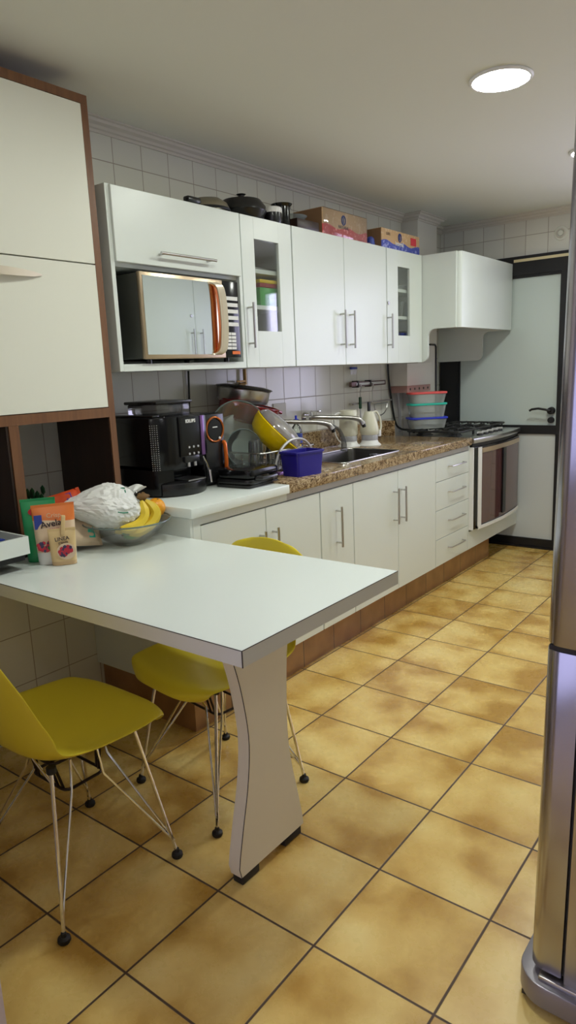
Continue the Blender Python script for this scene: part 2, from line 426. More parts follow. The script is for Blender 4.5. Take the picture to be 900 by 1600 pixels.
area('daylight_end', ((wx0 + wx1) / 2, YE + .12, (wz0 + wz1) / 2), (-PI / 2, 0, 0), wx1 - wx0, wz1 - wz0, 16, (.84, .80, 1.))

# ------------------------------------------------------------------ bar handles
def bar_handle(parent, p0, p1, out, mat='steel', r=.0055, ins=.02):
    """bar p0->p1 standing 'out' off the door along -out vector"""
    p0 = Vector(p0); p1 = Vector(p1); d = (p1 - p0).normalized(); o = Vector(out)
    b = B().cyl(p0, p1, r, seg=12)
    for q in (p0 + d * ins, p1 - d * ins): b.cyl(q, q - o, r * .8, seg=10)
    return obj('handle', b, M[mat], parent)

# ------------------------------------------------------------------ wall cabinets
UF = .312; DT = .018
def carcass(y0, y1, z0, z1, shelves=(), x1=UF - DT):
    b = B().box(0.002, x1, y0, y0 + .016, z0, z1).box(0.002, x1, y1 - .016, y1, z0, z1).box(0.002, x1, y0 + .016, y1 - .016, z0, z0 + .016).box(0.002, x1, y0 + .016, y1 - .016, z1 - .016, z1)
    b.box(0.002, .008, y0 + .016, y1 - .016, z0 + .016, z1 - .016)
    return b
ZU0, ZU1 = 1.364, 2.002
# microwave cabinet
t = thing('wall_cabinet', 'white wall cabinet with a lift-up door over the microwave niche', 'wall cabinet', (0, .535, ZU0))
obj('body', B().box(.002, UF, .535, .553, ZU0, ZU1, .001, 1).box(.002, UF, 1.215, 1.233, ZU0, ZU1).box(.002, UF, .553, 1.215, ZU0, ZU0 + .026).box(.002, UF - DT, .553, 1.215, ZU1 - .016, ZU1).box(.002, UF - DT, .553, 1.215, 1.732, 1.748).box(.002, .008, .553, 1.215, ZU0 + .026, ZU1 - .016), M['white'], t)
d = obj('lift_door', B().box(UF - DT + .001, UF + .012, .551, 1.217, 1.745, ZU1 - .004, .0015, 1), M['white'], t)
bar_handle(d, (UF + .045, .735, 1.787), (UF + .045, 1.030, 1.787), (.033, 0, 0))
# glass-door cabinets
def glass_cab(y0, y1, py0, py1, label, hy, key=None):
    t = thing('wall_cabinet', label, 'wall cabinet', (0, y0, ZU0))
    obj('body', carcass(y0, y1, ZU0, ZU1), M['whitein'], t)
    for z in (1.62, 1.775):
        obj('shelf', B().box(.01, .287, y0 + .0165, y1 - .0165, z, z + .018), M['white'], t)
    z0, z1 = 1.523, 1.912; a, b2 = y0 + .003, y1 - .003
    x0, x1 = UF - DT + .001, UF
    dr = obj('door', B().box(x0, x1, a, py0, ZU0, ZU1, .001, 1).box(x0, x1, py1, b2, ZU0, ZU1, .001, 1).box(x0, x1, py0, py1, ZU0, z0).box(x0, x1, py0, py1, z1, ZU1), M['white'], t)
    obj('glass_pane', B().box(x0 + .004, x0 + .008, py0 - .002, py1 + .002, z0 - .002, z1 + .002), M['pane'], dr)
    bar_handle(dr, (UF + .033, hy, 1.448), (UF + .033, hy, 1.640), (.033, 0, 0))
    if key: obj('keyhole', B().cyl((UF - .002, key, 1.702), (UF + .006, key, 1.702), .011, .010, 18).box(UF + .006, UF + .0075, key - .002, key + .002, 1.696, 1.708), M['steel'], dr)
    return t
glass_cab(1.236, 1.597, 1.325, 1.497, 'white wall cabinet with a glass panel showing green boxes inside', 1.262)
t = thing('wall_cabinet', 'white double-door wall cabinet below the two juice carton packs', 'wall cabinet', (0, 1.6, ZU0))
obj('body', carcass(1.599, 2.484, ZU0, ZU1), M['white'], t)
for a, b2, hy in ((1.602, 2.040, 1.995), (2.044, 2.481, 2.085)):
    d = obj('door', B().box(UF - DT + .001, UF, a, b2, ZU0, ZU1, .0012, 1), M['white'], t)
    bar_handle(d, (UF + .033, hy, 1.448), (UF + .033, hy, 1.640), (.033, 0, 0))
glass_cab(2.486, 2.925, 2.617, 2.762, 'white wall cabinet with a narrow glass panel and a small lock beside the hood', 2.49 + .0, 2.50)
# hood cabinet with cut-away side panels
t = thing('hood_cabinet', 'deep white cupboard with rounded side panels above the stove', 'hood cabinet', (0, 2.93, 1.36))
XH = .533
r = .045
def sidepoly(xa, zb=ZU0, zc=1.563):
    return [(.002, ZU1), (.002, zb)] + arc(xa - r, zb + r, r, -90, 0, 6) + arc(xa + r, zc - r, r, 180, 90, 6) + [(XH, zc), (XH, ZU1)]
obj('side_panel', B().prism(sidepoly(.349), 'y', 2.927, 2.945), M['white'], t)
obj('side_panel', B().prism(sidepoly(.348), 'y', 3.800, 3.818), M['white'], t)
obj('front_panel', B().prism([(XH - .02, 2.946), (XH + .003, 2.946)] + arc(XH + .003, 2.968, .022, -90, 0, 5)[1:] + [(XH + .025, 3.8)] + [(XH + .018, 3.822), (XH - .02, 3.822)], 'z', 1.563, ZU1), M['white'], t)
obj('top_panel', B().box(.002 + PX, XH - .021, 2.946, 3.799, ZU1 - .018, ZU1 - .001).box(.12, XH - .021, 2.946, 3.799, 1.60, 1.616), M['whitein'], t)
b = thing('duct_box', 'small dark box lying on top of the cupboard above the stove', 'box', (.3, 3.3, ZU1))
obj('body', B().box(.22, .42, 3.22, 3.46, ZU1, ZU1 + .032, .006), M['blackm'], b)
obj('lid', B().box(.225, .415, 3.225, 3.455, ZU1 + .032, ZU1 + .040, .003), M['iron'], b)

# things behind the glass panels
def crate(x, y, z, label, cols, sx=.12, sy=.13, h=.085):
    t = thing('storage_box', label, 'storage box', (x, y, z))
    obj('box', B().box(x - sx / 2, x + sx / 2, y - sy / 2, y + sy / 2, z, z + h * .7, .004).box(x + sx / 2, x + sx / 2 + .004, y - .03, y + .05, z + .012, z + .018).box(x + sx / 2, x + sx / 2 + .004, y - .03, y + .05, z + .030, z + .036), M[cols[0]], t)
    obj('rim', B().box(x - sx / 2 - .003, x + sx / 2 + .003, y - sy / 2 - .003, y + sy / 2 + .003, z + h * .7, z + h * .86, .003), M[cols[1]], t)
    obj('lid', B().box(x - sx / 2 - .005, x + sx / 2 + .005, y - sy / 2 - .005, y + sy / 2 + .005, z + h * .86, z + h, .004), M[cols[2]], t)
crate(.215, 1.475, 1.638, 'green storage box with maroon rim and yellow lid behind the cabinet glass', ('green', 'maroon', 'yel2'), .13, .17, .115)
gb = thing('glass_bowl', 'clear glass bowl on the cabinet floor below the green storage box', 'bowl', (.17, 1.40, 1.381))
obj('bowl', B().lathe([(0, 0), (.04, 0), (.075, .035), (.09, .075), (.087, .075), (.072, .038), (.038, .005), (0, .005)], (.17, 1.40, 1.381), 28), M['glass'], gb)
tr = thing('serving_tray', 'shiny metal tray on the upper shelf of the glass-door cabinet', 'tray', (.16, 1.41, 1.793))
obj('tray', B().prism(rrect(.06, .26, 1.28, 1.55, .02), 'z', 1.793, 1.799).tube([(*p, 1.803) for p in rrect(.06, .26, 1.28, 1.55, .02)], .004, closed=True), M['steel'], tr)
for k, (yy, zz, lab) in enumerate(((2.60, 1.793, 'stack of white plates on the upper shelf of the cabinet beside the hood'),)):
    p = thing('plate', lab, 'plates', (.16, 2.69, zz))
    for i in range(3): obj('plate_disc', B().lathe([(0, 0), (.04, 0), (.065, .010), (.065, .013), (.04, .004), (0, .004)], (.215, 2.82, zz + i * .009), 28), M['wtrim'], p)
for k, (yy, lab) in enumerate(((2.755, 'left drinking glass on the middle shelf of the cabinet beside the hood'), (2.845, 'right drinking glass on the middle shelf of the cabinet beside the hood'))):
    g = setp(obj('drinking_glass', B().lathe([(0, 0), (.025, 0), (.032, .09), (.030, .09), (.023, .004), (0, .004)], (.245, yy, 1.638), 20), M['glass'], loc=(.245, yy, 1.638)), lab, 'glass', 'glasses behind the narrow cabinet glass')
bd = thing('food_box', 'dark blue flat box at the bottom of the cabinet beside the hood', 'box', (.17, 2.69, 1.381))
obj('box', B().box(.14, .27, 2.73, 2.90, 1.381, 1.50, .003), M['paper'], bd); obj('lid', B().box(.137, .273, 2.727, 2.903, 1.50, 1.545, .003), M['cblue'], bd)

# ------------------------------------------------------------------ microwave
t = thing('microwave', 'champagne microwave oven with a mirrored door and orange-lined handle', 'microwave', (.2, .89, 1.39))
y0, y1, z0, z1 = .634, 1.168, 1.408, 1.716; xf = .345
obj('housing', B().box(.02, xf - .022, y0 + .004, y1 - .004, z0, z1, .006), M['steel'], t, label='dark steel housing').data.materials[0] = principled('dark_steel', (.13, .13, .12), .35, .8)
obj('foot', B().cyl((.30, y0 + .05, z0), (.30, y0 + .05, z0 - .018), .012), M['black'], t)
obj('foot', B().cyl((.30, y1 - .05, z0), (.30, y1 - .05, z0 - .018), .012), M['black'], t)
obj('foot', B().cyl((.06, y0 + .05, z0), (.06, y0 + .05, z0 - .018), .012), M['black'], t)
obj('foot', B().cyl((.06, y1 - .05, z0), (.06, y1 - .05, z0 - .018), .012), M['black'], t)
yd = 1.074
dr = obj('door', B().box(xf - .022, xf - .004, y0, yd, z0 - .002, z1 + .002, .004), M['champ'], t)
obj('mirror_panel', B().box(xf - .006, xf - .002, y0 + .012, yd - .075, z0 + .014, z1 - .012), M['mirror'], dr, label='mirrored door glass')
ht = B()
pts = [(xf - .002, yd - .080, z1 - .016), (xf + .012, yd - .062, z1 - .018), (xf + .022, yd - .046, z1 - .036), (xf + .025, yd - .038, z1 - .09), (xf + .026, yd - .036, (z0 + z1) / 2), (xf + .025, yd - .038, z0 + .09), (xf + .022, yd - .046, z0 + .036), (xf + .012, yd - .062, z0 + .016), (xf - .002, yd - .080, z0 + .014)]
def smoothpts(P, n=6):
    P = [Vector(p) for p in P]; out = []
    for i in range(len(P) - 1):
        a = P[max(i - 1, 0)]; b = P[i]; c = P[i + 1]; d = P[min(i + 2, len(P) - 1)]
        for k in range(n):
            t_ = k / n
            out.append(.5 * ((2 * b) + (-a + c) * t_ + (2 * a - 5 * b + 4 * c - d) * t_ ** 2 + (-a + 3 * b - 3 * c + d) * t_ ** 3))
    out.append(P[-1]); return out
def ribbon(b, path, w, th, wdir):
    """flat strip following path, width along wdir"""
    P = [Vector(p) for p in path]; wd = Vector(wdir).normalized(); rings = []
    for i, p in enumerate(P):
        tt = (P[min(i + 1, len(P) - 1)] - P[max(i - 1, 0)]).normalized(); n = tt.cross(wd).normalized()
        ww = w[i] if isinstance(w, list) else w
        rings.append([b.bm.verts.new(p + wd * a * ww / 2 + n * c * th / 2) for a, c in ((-1, -1), (1, -1), (1, 1), (-1, 1))])
    for A, C in zip(rings, rings[1:]):
        for k in range(4): b.bm.faces.new((A[k], A[(k + 1) % 4], C[(k + 1) % 4], C[k]))
    b.bm.faces.new(rings[0][::-1]); b.bm.faces.new(rings[-1]); return b
sp = smoothpts(pts)
ribbon(ht, [p + Vector((0, .004, 0)) for p in sp], .034, .007, (.25, 1, 0))
obj('handle', ht, M['champl'], dr, label='broad champagne bow handle')
hb = B(); ribbon(hb, [p + Vector((-.008, -.008, 0)) for p in sp], .020, .006, (.8, .6, 0)); hb.box(xf - .004, xf + .002, yd - .075, yd - .050, z0 + .014, z1 - .012)
obj('handle_lining', hb, M['copper'], dr, label='orange lining of the handle')
obj('control_panel', B().box(xf - .022, xf - .004, yd + .001, y1, z0, z1, .002), M['blackg'], t)
kb = B()
for i in range(5): kb.box(xf - .004, xf - .002, yd + .006, y1 - .008, 1.640 - i * .026, 1.655 - i * .026)
for i in range(5):
    for j in range(2): kb.box(xf - .004, xf - .002, yd + .008 + j * .030, yd + .035 + j * .030, 1.499 - i * .0145, 1.510 - i * .0145)
obj('button', kb, M['paper'], t, label='rows of pale keypad buttons')
obj('start_button', B().box(xf - .004, xf - .0015, yd + .038, y1 - .008, 1.421, 1.434), M['orange'], t, label='orange start button')

# ------------------------------------------------------------------ base cabinets
XB = .614; ZB0, ZB1 = .172, .815
def base_unit(label, y0, y1, doors, handles, z1=ZB1, extra=None):
    t = thing('base_cabinet', label, 'base cabinet', (0, y0, ZB0))
    obj('body', B().box(.002, XB - DT, y0, y0 + .016, ZB0, z1).box(.002, XB - DT, y1 - .016, y1, ZB0, z1).box(.002, XB - DT, y0 + .016, y1 - .016, ZB0, ZB0 + .016).box(.002, .012, y0 + .016, y1 - .016, ZB0 + .016, z1).box(XB - .06, XB - DT, y0 + .016, y1 - .016, z1 - .03, z1), M['white'], t)
    for (a, b2), hy in zip(doors, handles):
        d = obj('door', B().box(XB - DT + .001, XB, a + .002, b2 - .002, ZB0 + .001, z1 - .003, .0012, 1), M['white'], t)
        if hy is not None: bar_handle(d, (XB + .032, hy, .540), (XB + .032, hy, .728), (.032, 0, 0))
    return t
t = base_unit('white double-door base cabinet under the white counter, partly behind the table', .545, 1.330, [(.585, .952), (.952, 1.328)], [.910, .990])
obj('end_panel', B().box(.002, XB + .002, .532, .5445, ZB0, .848), M['white'], t)
obj('top_rail', B().box(XB - .03, XB + .002, .546, 1.09, .818, .848).box(XB - .017, XB + .002, .546, .583, ZB0, .818), M['white'], t)
base_unit('narrow single-door white base cabinet in front of the navy tub', 1.332, 1.602, [(1.332, 1.602)], [1.455])
base_unit('white double-door base cabinet under the sink', 1.604, 2.488, [(1.604, 2.040), (2.040, 2.488)], [1.990, 2.070])
t = thing('base_cabinet', 'white base cabinet with four drawers beside the stove', 'drawer unit', (0, 2.49, ZB0))
obj('body', B().box(.002, XB - DT, 2.490, 2.506, ZB0, ZB1).box(.002, XB - DT, 2.936, 2.952, ZB0, ZB1).box(.002, XB - DT, 2.506, 2.936, ZB0, ZB0 + .016).box(.002, .012, 2.506, 2.936, ZB0 + .016, ZB1), M['white'], t)
zs = [.172, .335, .509, .679, .815]
for a, b2 in zip(zs, zs[1:]):
    d = obj('drawer', B().box(XB - DT + .001, XB, 2.491, 2.950, a + .0015, b2 - .0015, .0012, 1), M['white'], t)
    hz = (a + b2) / 2 + .008
    pts = [(XB, 2.655, hz), (XB + .026, 2.662, hz), (XB + .028, 2.69, hz), (XB + .028, 2.83, hz), (XB + .026, 2.858, hz), (XB, 2.865, hz)]
    obj('handle', B().tube(pts, .0042), M['steel'], d)
# counters
wt = setp(obj('white_countertop', B().box(.002, .634, .527, 1.090, .850, .886, .003), M['top'], loc=(0, .527, .85)), 'white laminate countertop section carrying the coffee machines', 'countertop')
gt = thing('granite_countertop', 'speckled brown granite countertop with the sink cut into it', 'countertop', (0, 1.092, .85))
sx0, sx1, sy0, sy1 = .20, .535, 1.66, 2.235
obj('slab', B().box(.002, .634, 1.092, sy0, .848, .893, .003).box(.002, .634, sy1, 2.955, .848, .893, .003).box(.002, sx0, sy0, sy1, .848, .893).box(sx1, .634, sy0, sy1, .848, .893), M['granite'], gt)
obj('front_strip', B().box(.50, .612, 1.095, 2.953, .817, .8475), M['alu'], gt, label='grey aluminium strip under the slab')
obj('backsplash', B().box(.002, .020, 1.094, 2.945, .8935, .995, .001, 1).box(.02, .10, 2.93, 2.948, .8935, .995), M['granite'], gt, label='low granite backsplash')
sk = thing('sink', 'dark steel sink bowl set into the granite countertop', 'sink', (.37, 1.95, .72))
bs = B()
pl = [(sx0 + .002, sx1 - .002, sy0 + .002, sy1 - .002, .892), (sx0 + .006, sx1 - .006, sy0 + .006, sy1 - .006, .875), (sx0 + .015, sx1 - .015, sy0 + .015, sy1 - .015, .745), (sx0 + .045, sx1 - .045, sy0 + .045, sy1 - .045, .722)]
rings = [[bs.bm.verts.new((x, y, z)) for x, y in rrect(a, b_, c, d_, .04)] for a, b_, c, d_, z in pl]
for A, C in zip(rings, rings[1:]):
    for k in range(len(A)): bs.bm.faces.new((A[k], A[(k + 1) % len(A)], C[(k + 1) % len(A)], C[k]))
bs.bm.faces.new(rings[-1])
o = obj('basin', bs, principled('sink_steel', (.10, .095, .09), .35, .8), sk)
obj('rim', B().tube([(x, y, .894) for x, y in rrect(sx0 + .002, sx1 - .002, sy0 + .002, sy1 - .002, .04)], .004, 6, True), M['steel'], sk)
obj('drain', B().cyl((.37, 1.95, .722), (.37, 1.95, .726), .04, seg=24), M['chrome'], sk)
cupn = thing('steel_cup', 'small steel cup standing in the sink', 'cup', (.46, 2.08, .722))
obj('cup', B().lathe([(0, 0), (.028, 0), (.033, .165), (.031, .165), (.026, .004), (0, .004)], (.46, 2.08, .722), 24), M['chrome'], cupn)

# ------------------------------------------------------------------ stove
t = thing('stove', 'stainless five-burner stove with a dark bowed glass oven door', 'stove', (.33, 3.39, .17))
ys0, ys1 = 2.972, 3.800; zt = .872
bow = lambda y, a=.045: .7 * a * (1 - ((y - (ys0 + ys1) / 2) / ((ys1 - ys0) / 2)) ** 2)
def bowpoly(xb, x0, amp, y0=ys0, y1=ys1, n=14): return [(xb, y1), (xb, y0)] + [(x0 + bow(y0 + (y1 - y0) * k / n, amp), y0 + (y1 - y0) * k / n) for k in range(n + 1)]
PB = .125
obj('body', B().box(PB, .60, ys0 + .004, ys1 - .004, .295, zt - .02), M['steel'], t)
obj('cooktop', B().prism(bowpoly(PB, .640, .05), 'z', zt - .018, zt + .012, .004), M['steel'], t)
obj('vent_gap', B().prism(bowpoly(.55, .625, .045, ys0 + .01, ys1 - .01), 'z', zt - .042, zt - .018), M['blackm'], t)
od = obj('oven_door', B().prism(bowpoly(.601, .632, .045, ys0 + .022, ys1 - .006), 'z', .300, zt - .044, .002), M['blackg'], t, label='black oven door with side strips')
def bowstrip(y0, y1, z0, z1, x, amp=.045, th=.004):
    n = 10; ya = [y0 + (y1 - y0) * k / n for k in range(n + 1)]
    return B().prism([(x + bow(y, amp), y) for y in ya] + [(x + th + bow(y, amp), y) for y in ya[::-1]], 'z', z0, z1)
obj('oven_window', bowstrip(ys0 + .105, ys1 - .030, .325, zt - .055, .633), M['oven'], od, label='reddish dark mirror glass')
obj('handle', bowstrip(ys0 + .400, ys0 + .455, .345, zt - .085, .640, th=.010), M['blackg'], od, label='black vertical bar on the glass')
obj('steel_strip', bowstrip(ys0 + .060, ys0 + .100, .300, zt - .048, .634, th=.006), M['wtrim'], od, label='bright steel strip at the left of the door')
tr_ = bowstrip(ys0 + .06, ys1 - .008, .296, .316, .634, th=.007); obj('lower_trim', tr_, M['wtrim'], od, label='bright steel strip along the bottom')
obj('bronze_strip', bowstrip(ys0 + .105, ys1 - .030, zt - .085, zt - .056, .6375), M['champ'], od, label='bronze strip across the top of the glass')
obj('side_trim', B().box(.601, .634, ys0, ys0 + .018, .300, zt - .044), M['wtrim'], t)
obj('base_panel', B().box(.45, .612, 2.958, 3.845, .172, .286), M['white'], t, label='white panel under the oven')
obj('side_filler', B().box(.45, .612, 2.956, 2.970, .286, .845), M['white'], t)
# burners and grates
for k, (bx, by, br) in enumerate([(.23, 3.12, .045), (.45, 3.12, .035), (.34, 3.385, .06), (.23, 3.65, .035), (.45, 3.65, .045)]):
    o = obj('burner', B().lathe([(0, 0), (br * 1.25, 0), (br * 1.25, .006), (br, .010), (br, .018), (br * .85, .024), (0, .024)], (bx, by, zt + .012), 24), M['iron'], t)
for gy0, gy1 in ((3.00, 3.25), (3.262, 3.508), (3.520, 3.775)):
    g = B(); gz = zt + .048; x0, x1 = .16, .535; ym = (gy0 + gy1) / 2
    g.tube([(x, y, gz) for x, y in rrect(x0, x1, gy0, gy1, .02, 3)], .0068, 6, True)
    for yy in (gy0, gy1):
        for xx in (x0 + .02, x1 - .02): g.cyl((xx, yy, zt + .012), (xx, yy, gz), .005, seg=6)
    for xx in (x0 + .09, (x0 + x1) / 2, x1 - .09):
        g.cyl((xx, gy0, gz + .002), (xx, ym - .03, gz + .002), .0065, seg=6).cyl((xx, gy1, gz + .002), (xx, ym + .03, gz + .002), .0065, seg=6)
        g.tube([(xx, gy0 + .03, gz + .002), (xx, gy0 + .04, gz + .012), (xx, gy0 + .055, gz + .004)], .0045, 6)
    g.cyl((x0, ym, gz + .002), (x0 + .06, ym, gz + .002), .0065, seg=6).cyl((x1, ym, gz + .002), (x1 - .06, ym, gz + .002), .0065, seg=6)
    obj('grate', g, M['iron'], t)
for k in range(5):
    y = 3.20 + k * .085; x = .585
    kn = obj('knob', B().cyl((x, y, zt + .012), (x, y, zt + .022), .022, .020, 20), M['black'], t)
    Mx = Matrix.Translation((x, y, zt + .022)) @ Matrix.Rotation(math.radians(35), 4, 'Z')
    obj('grip', B().box(-.022, .022, -.006, .006, 0, .014, .003, M_=Mx), M['alu'], kn)

# food containers
cc = Vector((.235, 3.14, 0))
zc = zt + .059
for k, (lid, h, sc, dx, lab) in enumerate((('bluecap', .062, 1.04, 0, 'milky food container with a blue lid, bottom of the stack on the stove'), ('teal', .078, 1.0, .012, 'milky food container with a teal lid, middle of the stack on the stove'), ('redlid', .060, 1.0, .002, 'milky food container with a coral lid, top of the stack on the stove'))):
    c = thing('food_container', lab, 'food container', (cc.x, cc.y, zc), -.80, group='stacked food containers')
    a, b2 = .062 * sc, .122 * sc; n = 5
    bb = B(); R0 = rrect(-a * .86, a * .86, -b2 * .88, b2 * .88, .025); R1 = rrect(-a, a, -b2, b2, .03)
    A = [bb.bm.verts.new((x, y, 0)) for x, y in R0]; C = [bb.bm.verts.new((x, y, h)) for x, y in R1]; N = len(A)
    bb.bm.faces.new(A[::-1]); bb.bm.faces.new(C)
    for i in range(N): bb.bm.faces.new((A[i], A[(i + 1) % N], C[(i + 1) % N], C[i]))
    obj('tub', bb, M['tupper'], c, world=False)
    obj('lid', B().prism(rrect(-a - .006, a + .006, -b2 - .006, b2 + .006, .032), 'z', h, h + .013, .003), M[lid], c, world=False, label={'bluecap': 'blue lid', 'teal': 'teal lid', 'redlid': 'coral lid'}[lid])
    if k < 2:
        f = B()
        def ff(u, v, a=a, b2=b2, h=h): return ((u - .5) * 1.6 * a, (v - .5) * 1.6 * b2, h * .30 + .012 * noise.noise(Vector((u * 4, v * 4, h))))
        f.grid(ff, 8, 12); obj('food', f, M['grain'], c, world=False)
    zc += h + .0135

# wall switch/outlet unit and gas hose beside pillar
t = thing('wall_box', 'white wall-mounted box with a reddish outlet strip behind the food containers', 'wall box', (.08, 3.15, 1.17))
obj('housing', B().prism([(.002, 3.05), (.14, 3.05), (.14, 3.41), (.1185, 3.41), (.1185, 3.249), (.002, 3.249)], 'z', 1.215, 1.362, .002), M['pill'], t)
sb = obj('outlet_strip', B().prism([(.004, 3.06), (.135, 3.06), (.135, 3.40), (.1185, 3.40), (.1185, 3.249), (.004, 3.249)], 'z', 1.17, 1.2145), principled('faded_red', (.42, .24, .21), .5), t)
hb = B()
for k in range(5): hb.cyl((.134, 3.10 + k * .065, 1.192), (.137, 3.10 + k * .065, 1.192), .008, seg=10)
obj('socket_hole', hb, M['blackm'], sb)
hs = setp(obj('gas_hose', B().tube(smoothpts([(.012, 3.02, 1.50), (.014, 3.02, 1.30), (.014, 3.06, 1.12), (.02, 3.10, .97), (.05, 3.12, .925), (.11, 3.13, .915), (.15, 3.13, .900)]), .007), M['cord'], loc=(.02, 3.1, .93)), 'black gas hose running down the tiled wall to the stove', 'hose')
pp = setp(obj('wall_pipe', B().tube([(.02, 3.10, 1.36), (.02, 3.13, 1.2), (.02, 3.16, 1.05), (.02, 3.17, .9)], .011), M['alu'], loc=(.02, 3.13, .9)), 'thin grey pipe on the wall beside the black gas hose', 'pipe')
gp = setp(obj('black_conduit', B().tube([(.124, 3.41, 1.485), (.124, 3.50, 1.485), (.124, 3.515, 1.47), (.124, 3.515, 1.36), (.124, 3.515, .96)], .006), M['cord'], loc=(.124, 3.5, .96)), 'thin black conduit bending down beside the white wall box', 'conduit')
tp = thing('gas_valve', 'old brass gas valve on the wall under the cabinets above the pots', 'valve', (.03, 1.55, 1.29))
obj('pipe', B().cyl((.022, 1.55, 1.362), (.022, 1.55, 1.285), .009).tube([(.022, 1.55, 1.29), (.022, 1.51, 1.288), (.03, 1.49, 1.27)], .008), M['brass'], tp)
obj('lever', B().box(.03, .036, 1.475, 1.54, 1.298, 1.308, .002), M['brass'], tp)
cdm = setp(obj('power_cord', B().tube([(.012, 1.17, 1.362), (.012, 1.165, 1.25), (.012, 1.155, 1.15), (.014, 1.15, .89)], .0045), M['cord'], loc=(.012, 1.16, .89)), 'thin black power cord hanging on the wall below the microwave', 'cord')
cdm = setp(obj('wall_conduit', B().box(.001, .012, .655, .667, .9, 1.362).box(.001, .014, .60, .68, 1.255, 1.285, .002), M['brass'], loc=(.005, .66, .9)), 'thin brownish conduit on the wall above the coffee machine', 'conduit')
sw = thing('wall_plate', 'square white blank plate on the tiled backsplash beside the faucet', 'wall plate', (.001, 1.80, 1.12))
obj('plate', B().box(.001, .006, 1.79, 1.90, 1.06, 1.175, .002), M['pill'], sw)
obj('screw', B().cyl((.006, 1.845, 1.118), (.008, 1.845, 1.118), .004), M['steel'], sw)

# utensil rails
def hook(b, x, y, z, L): b.tube(smoothpts([(x, y, z + .012), (x + .008, y, z + .016), (x + .014, y, z + .004), (x + .006, y + .004, z - .02), (x + .012, y - .01, z - .04), (x + .010, y - .006, z - L)]), .0028, 6)
t = thing('utensil_rail', 'dark metal paper holder rail with hooks on the tiled backsplash', 'rail', (.02, 2.72, 1.25))
obj('bar', B().box(.022, .040, 2.52, 2.94, 1.232, 1.262, .003), M['brass'].copy(), t).data.materials[0] = principled('bronze_rail', (.16, .10, .10), .35, .7)
obj('cover', B().box(.040, .043, 2.57, 2.92, 1.240, 1.254), M['steel'], t)
obj('bracket', B().box(.002, .044, 2.585, 2.60, 1.226, 1.268).box(.002, .044, 2.735, 2.75, 1.226, 1.268), M['blackm'], t)
h = B(); hook(h, .045, 2.60, 1.23, .06); hook(h, .045, 2.745, 1.23, .11); obj('hook', h, M['steel'], t)
t = thing('towel_bar', 'thin grey towel bar with a wire ring below the utensil rail', 'towel bar', (.02, 2.78, 1.12))
obj('bar', B().cyl((.035, 2.53, 1.128), (.035, 3.02, 1.128), .005).cyl((.002, 2.55, 1.128), (.035, 2.55, 1.128), .004).cyl((.002, 3.0, 1.128), (.035, 3.0, 1.128), .004), M['alu'], t)
obj('ring', B().tube([(.04, 2.87 + .085 * math.cos(a), 1.112 + .075 * math.sin(a)) for a in [PI + k * PI / 16 for k in range(17)]] + [(.04, 2.955, 1.112), (.04, 2.785, 1.112)], .004, 6), M['steel'], t)
t = thing('spatula', 'kitchen tool with a dark green handle hanging from the rail', 'utensil', (.05, 2.6, 1.08))
obj('handle', B().box(.044, .058, 2.588, 2.608, 1.095, 1.168, .004), M['darkgreen'], t); obj('blade', B().box(.049, .052, 2.592, 2.604, 1.03, 1.095), M['steel'], t)
t = thing('hook_clip', 'small blue clip with dangling tips under the cabinet above the rail', 'clip', (.03, 2.55, 1.33))
obj('clip', B().box(.02, .035, 2.53, 2.60, 1.338, 1.352, .003), M['cblue'], t)
b = B()
for k in range(4): b.cyl((.027, 2.538 + k * .018, 1.338), (.027, 2.538 + k * .018, 1.308), .0025, seg=6)
obj('tip', b, M['steel'], t)

# faucets
def faucet(y, label, lever, hose):
    t = thing('faucet', label, 'faucet', (.0, y, 1.08)); z = 1.078
    obj('flange', B().cyl((.001, y, z), (.012, y, z), .034, .028, 24).cyl((.012, y, z), (.04, y, z), .018, .018, 20), M['chrome'], t)
    dx, dy = (.115, .10)
    P = [(.04, y, z), (.07, y + .01, z + .004), (.13, y + .07, z - .002), (.20, y + .14, z - .008), (.245, y + .185, z - .022), (.262, y + .20, z - .050)]
    obj('spout', B().tube(smoothpts(P), .012, 12, rs=[.012 + .006 * max(0, (i - 18) / 12) for i in range(31)]), M['steel'], t)
    obj('aerator', B().cyl((.262, y + .20, z - .045), (.268, y + .205, z - .066), .014, .011, 14), M['black'], t)
    if lever: obj('lever', B().cyl((.045, y, z), (.045, y, z + .035), .008).box(.04, .10, y - .006, y + .03, z + .033, z + .041, .003), M['chrome'], t)
    if hose: obj('sprayer', B().tube(smoothpts([(.262, y + .20, z - .03), (.285, y + .235, z - .06), (.30, y + .25, z - .12), (.30, y + .25, z - .17)]), .009, 10, rs=[.008 + .012 * (i / 18) ** 2 for i in range(19)]), M['glassd'], t, label='smoky clear spray hose')
    return t
faucet(1.765, 'left wall-mounted chrome faucet with a clear sprayer over the navy tub', False, True)
faucet(2.080, 'right wall-mounted chrome faucet with a lever beside the cream kettles', True, False)

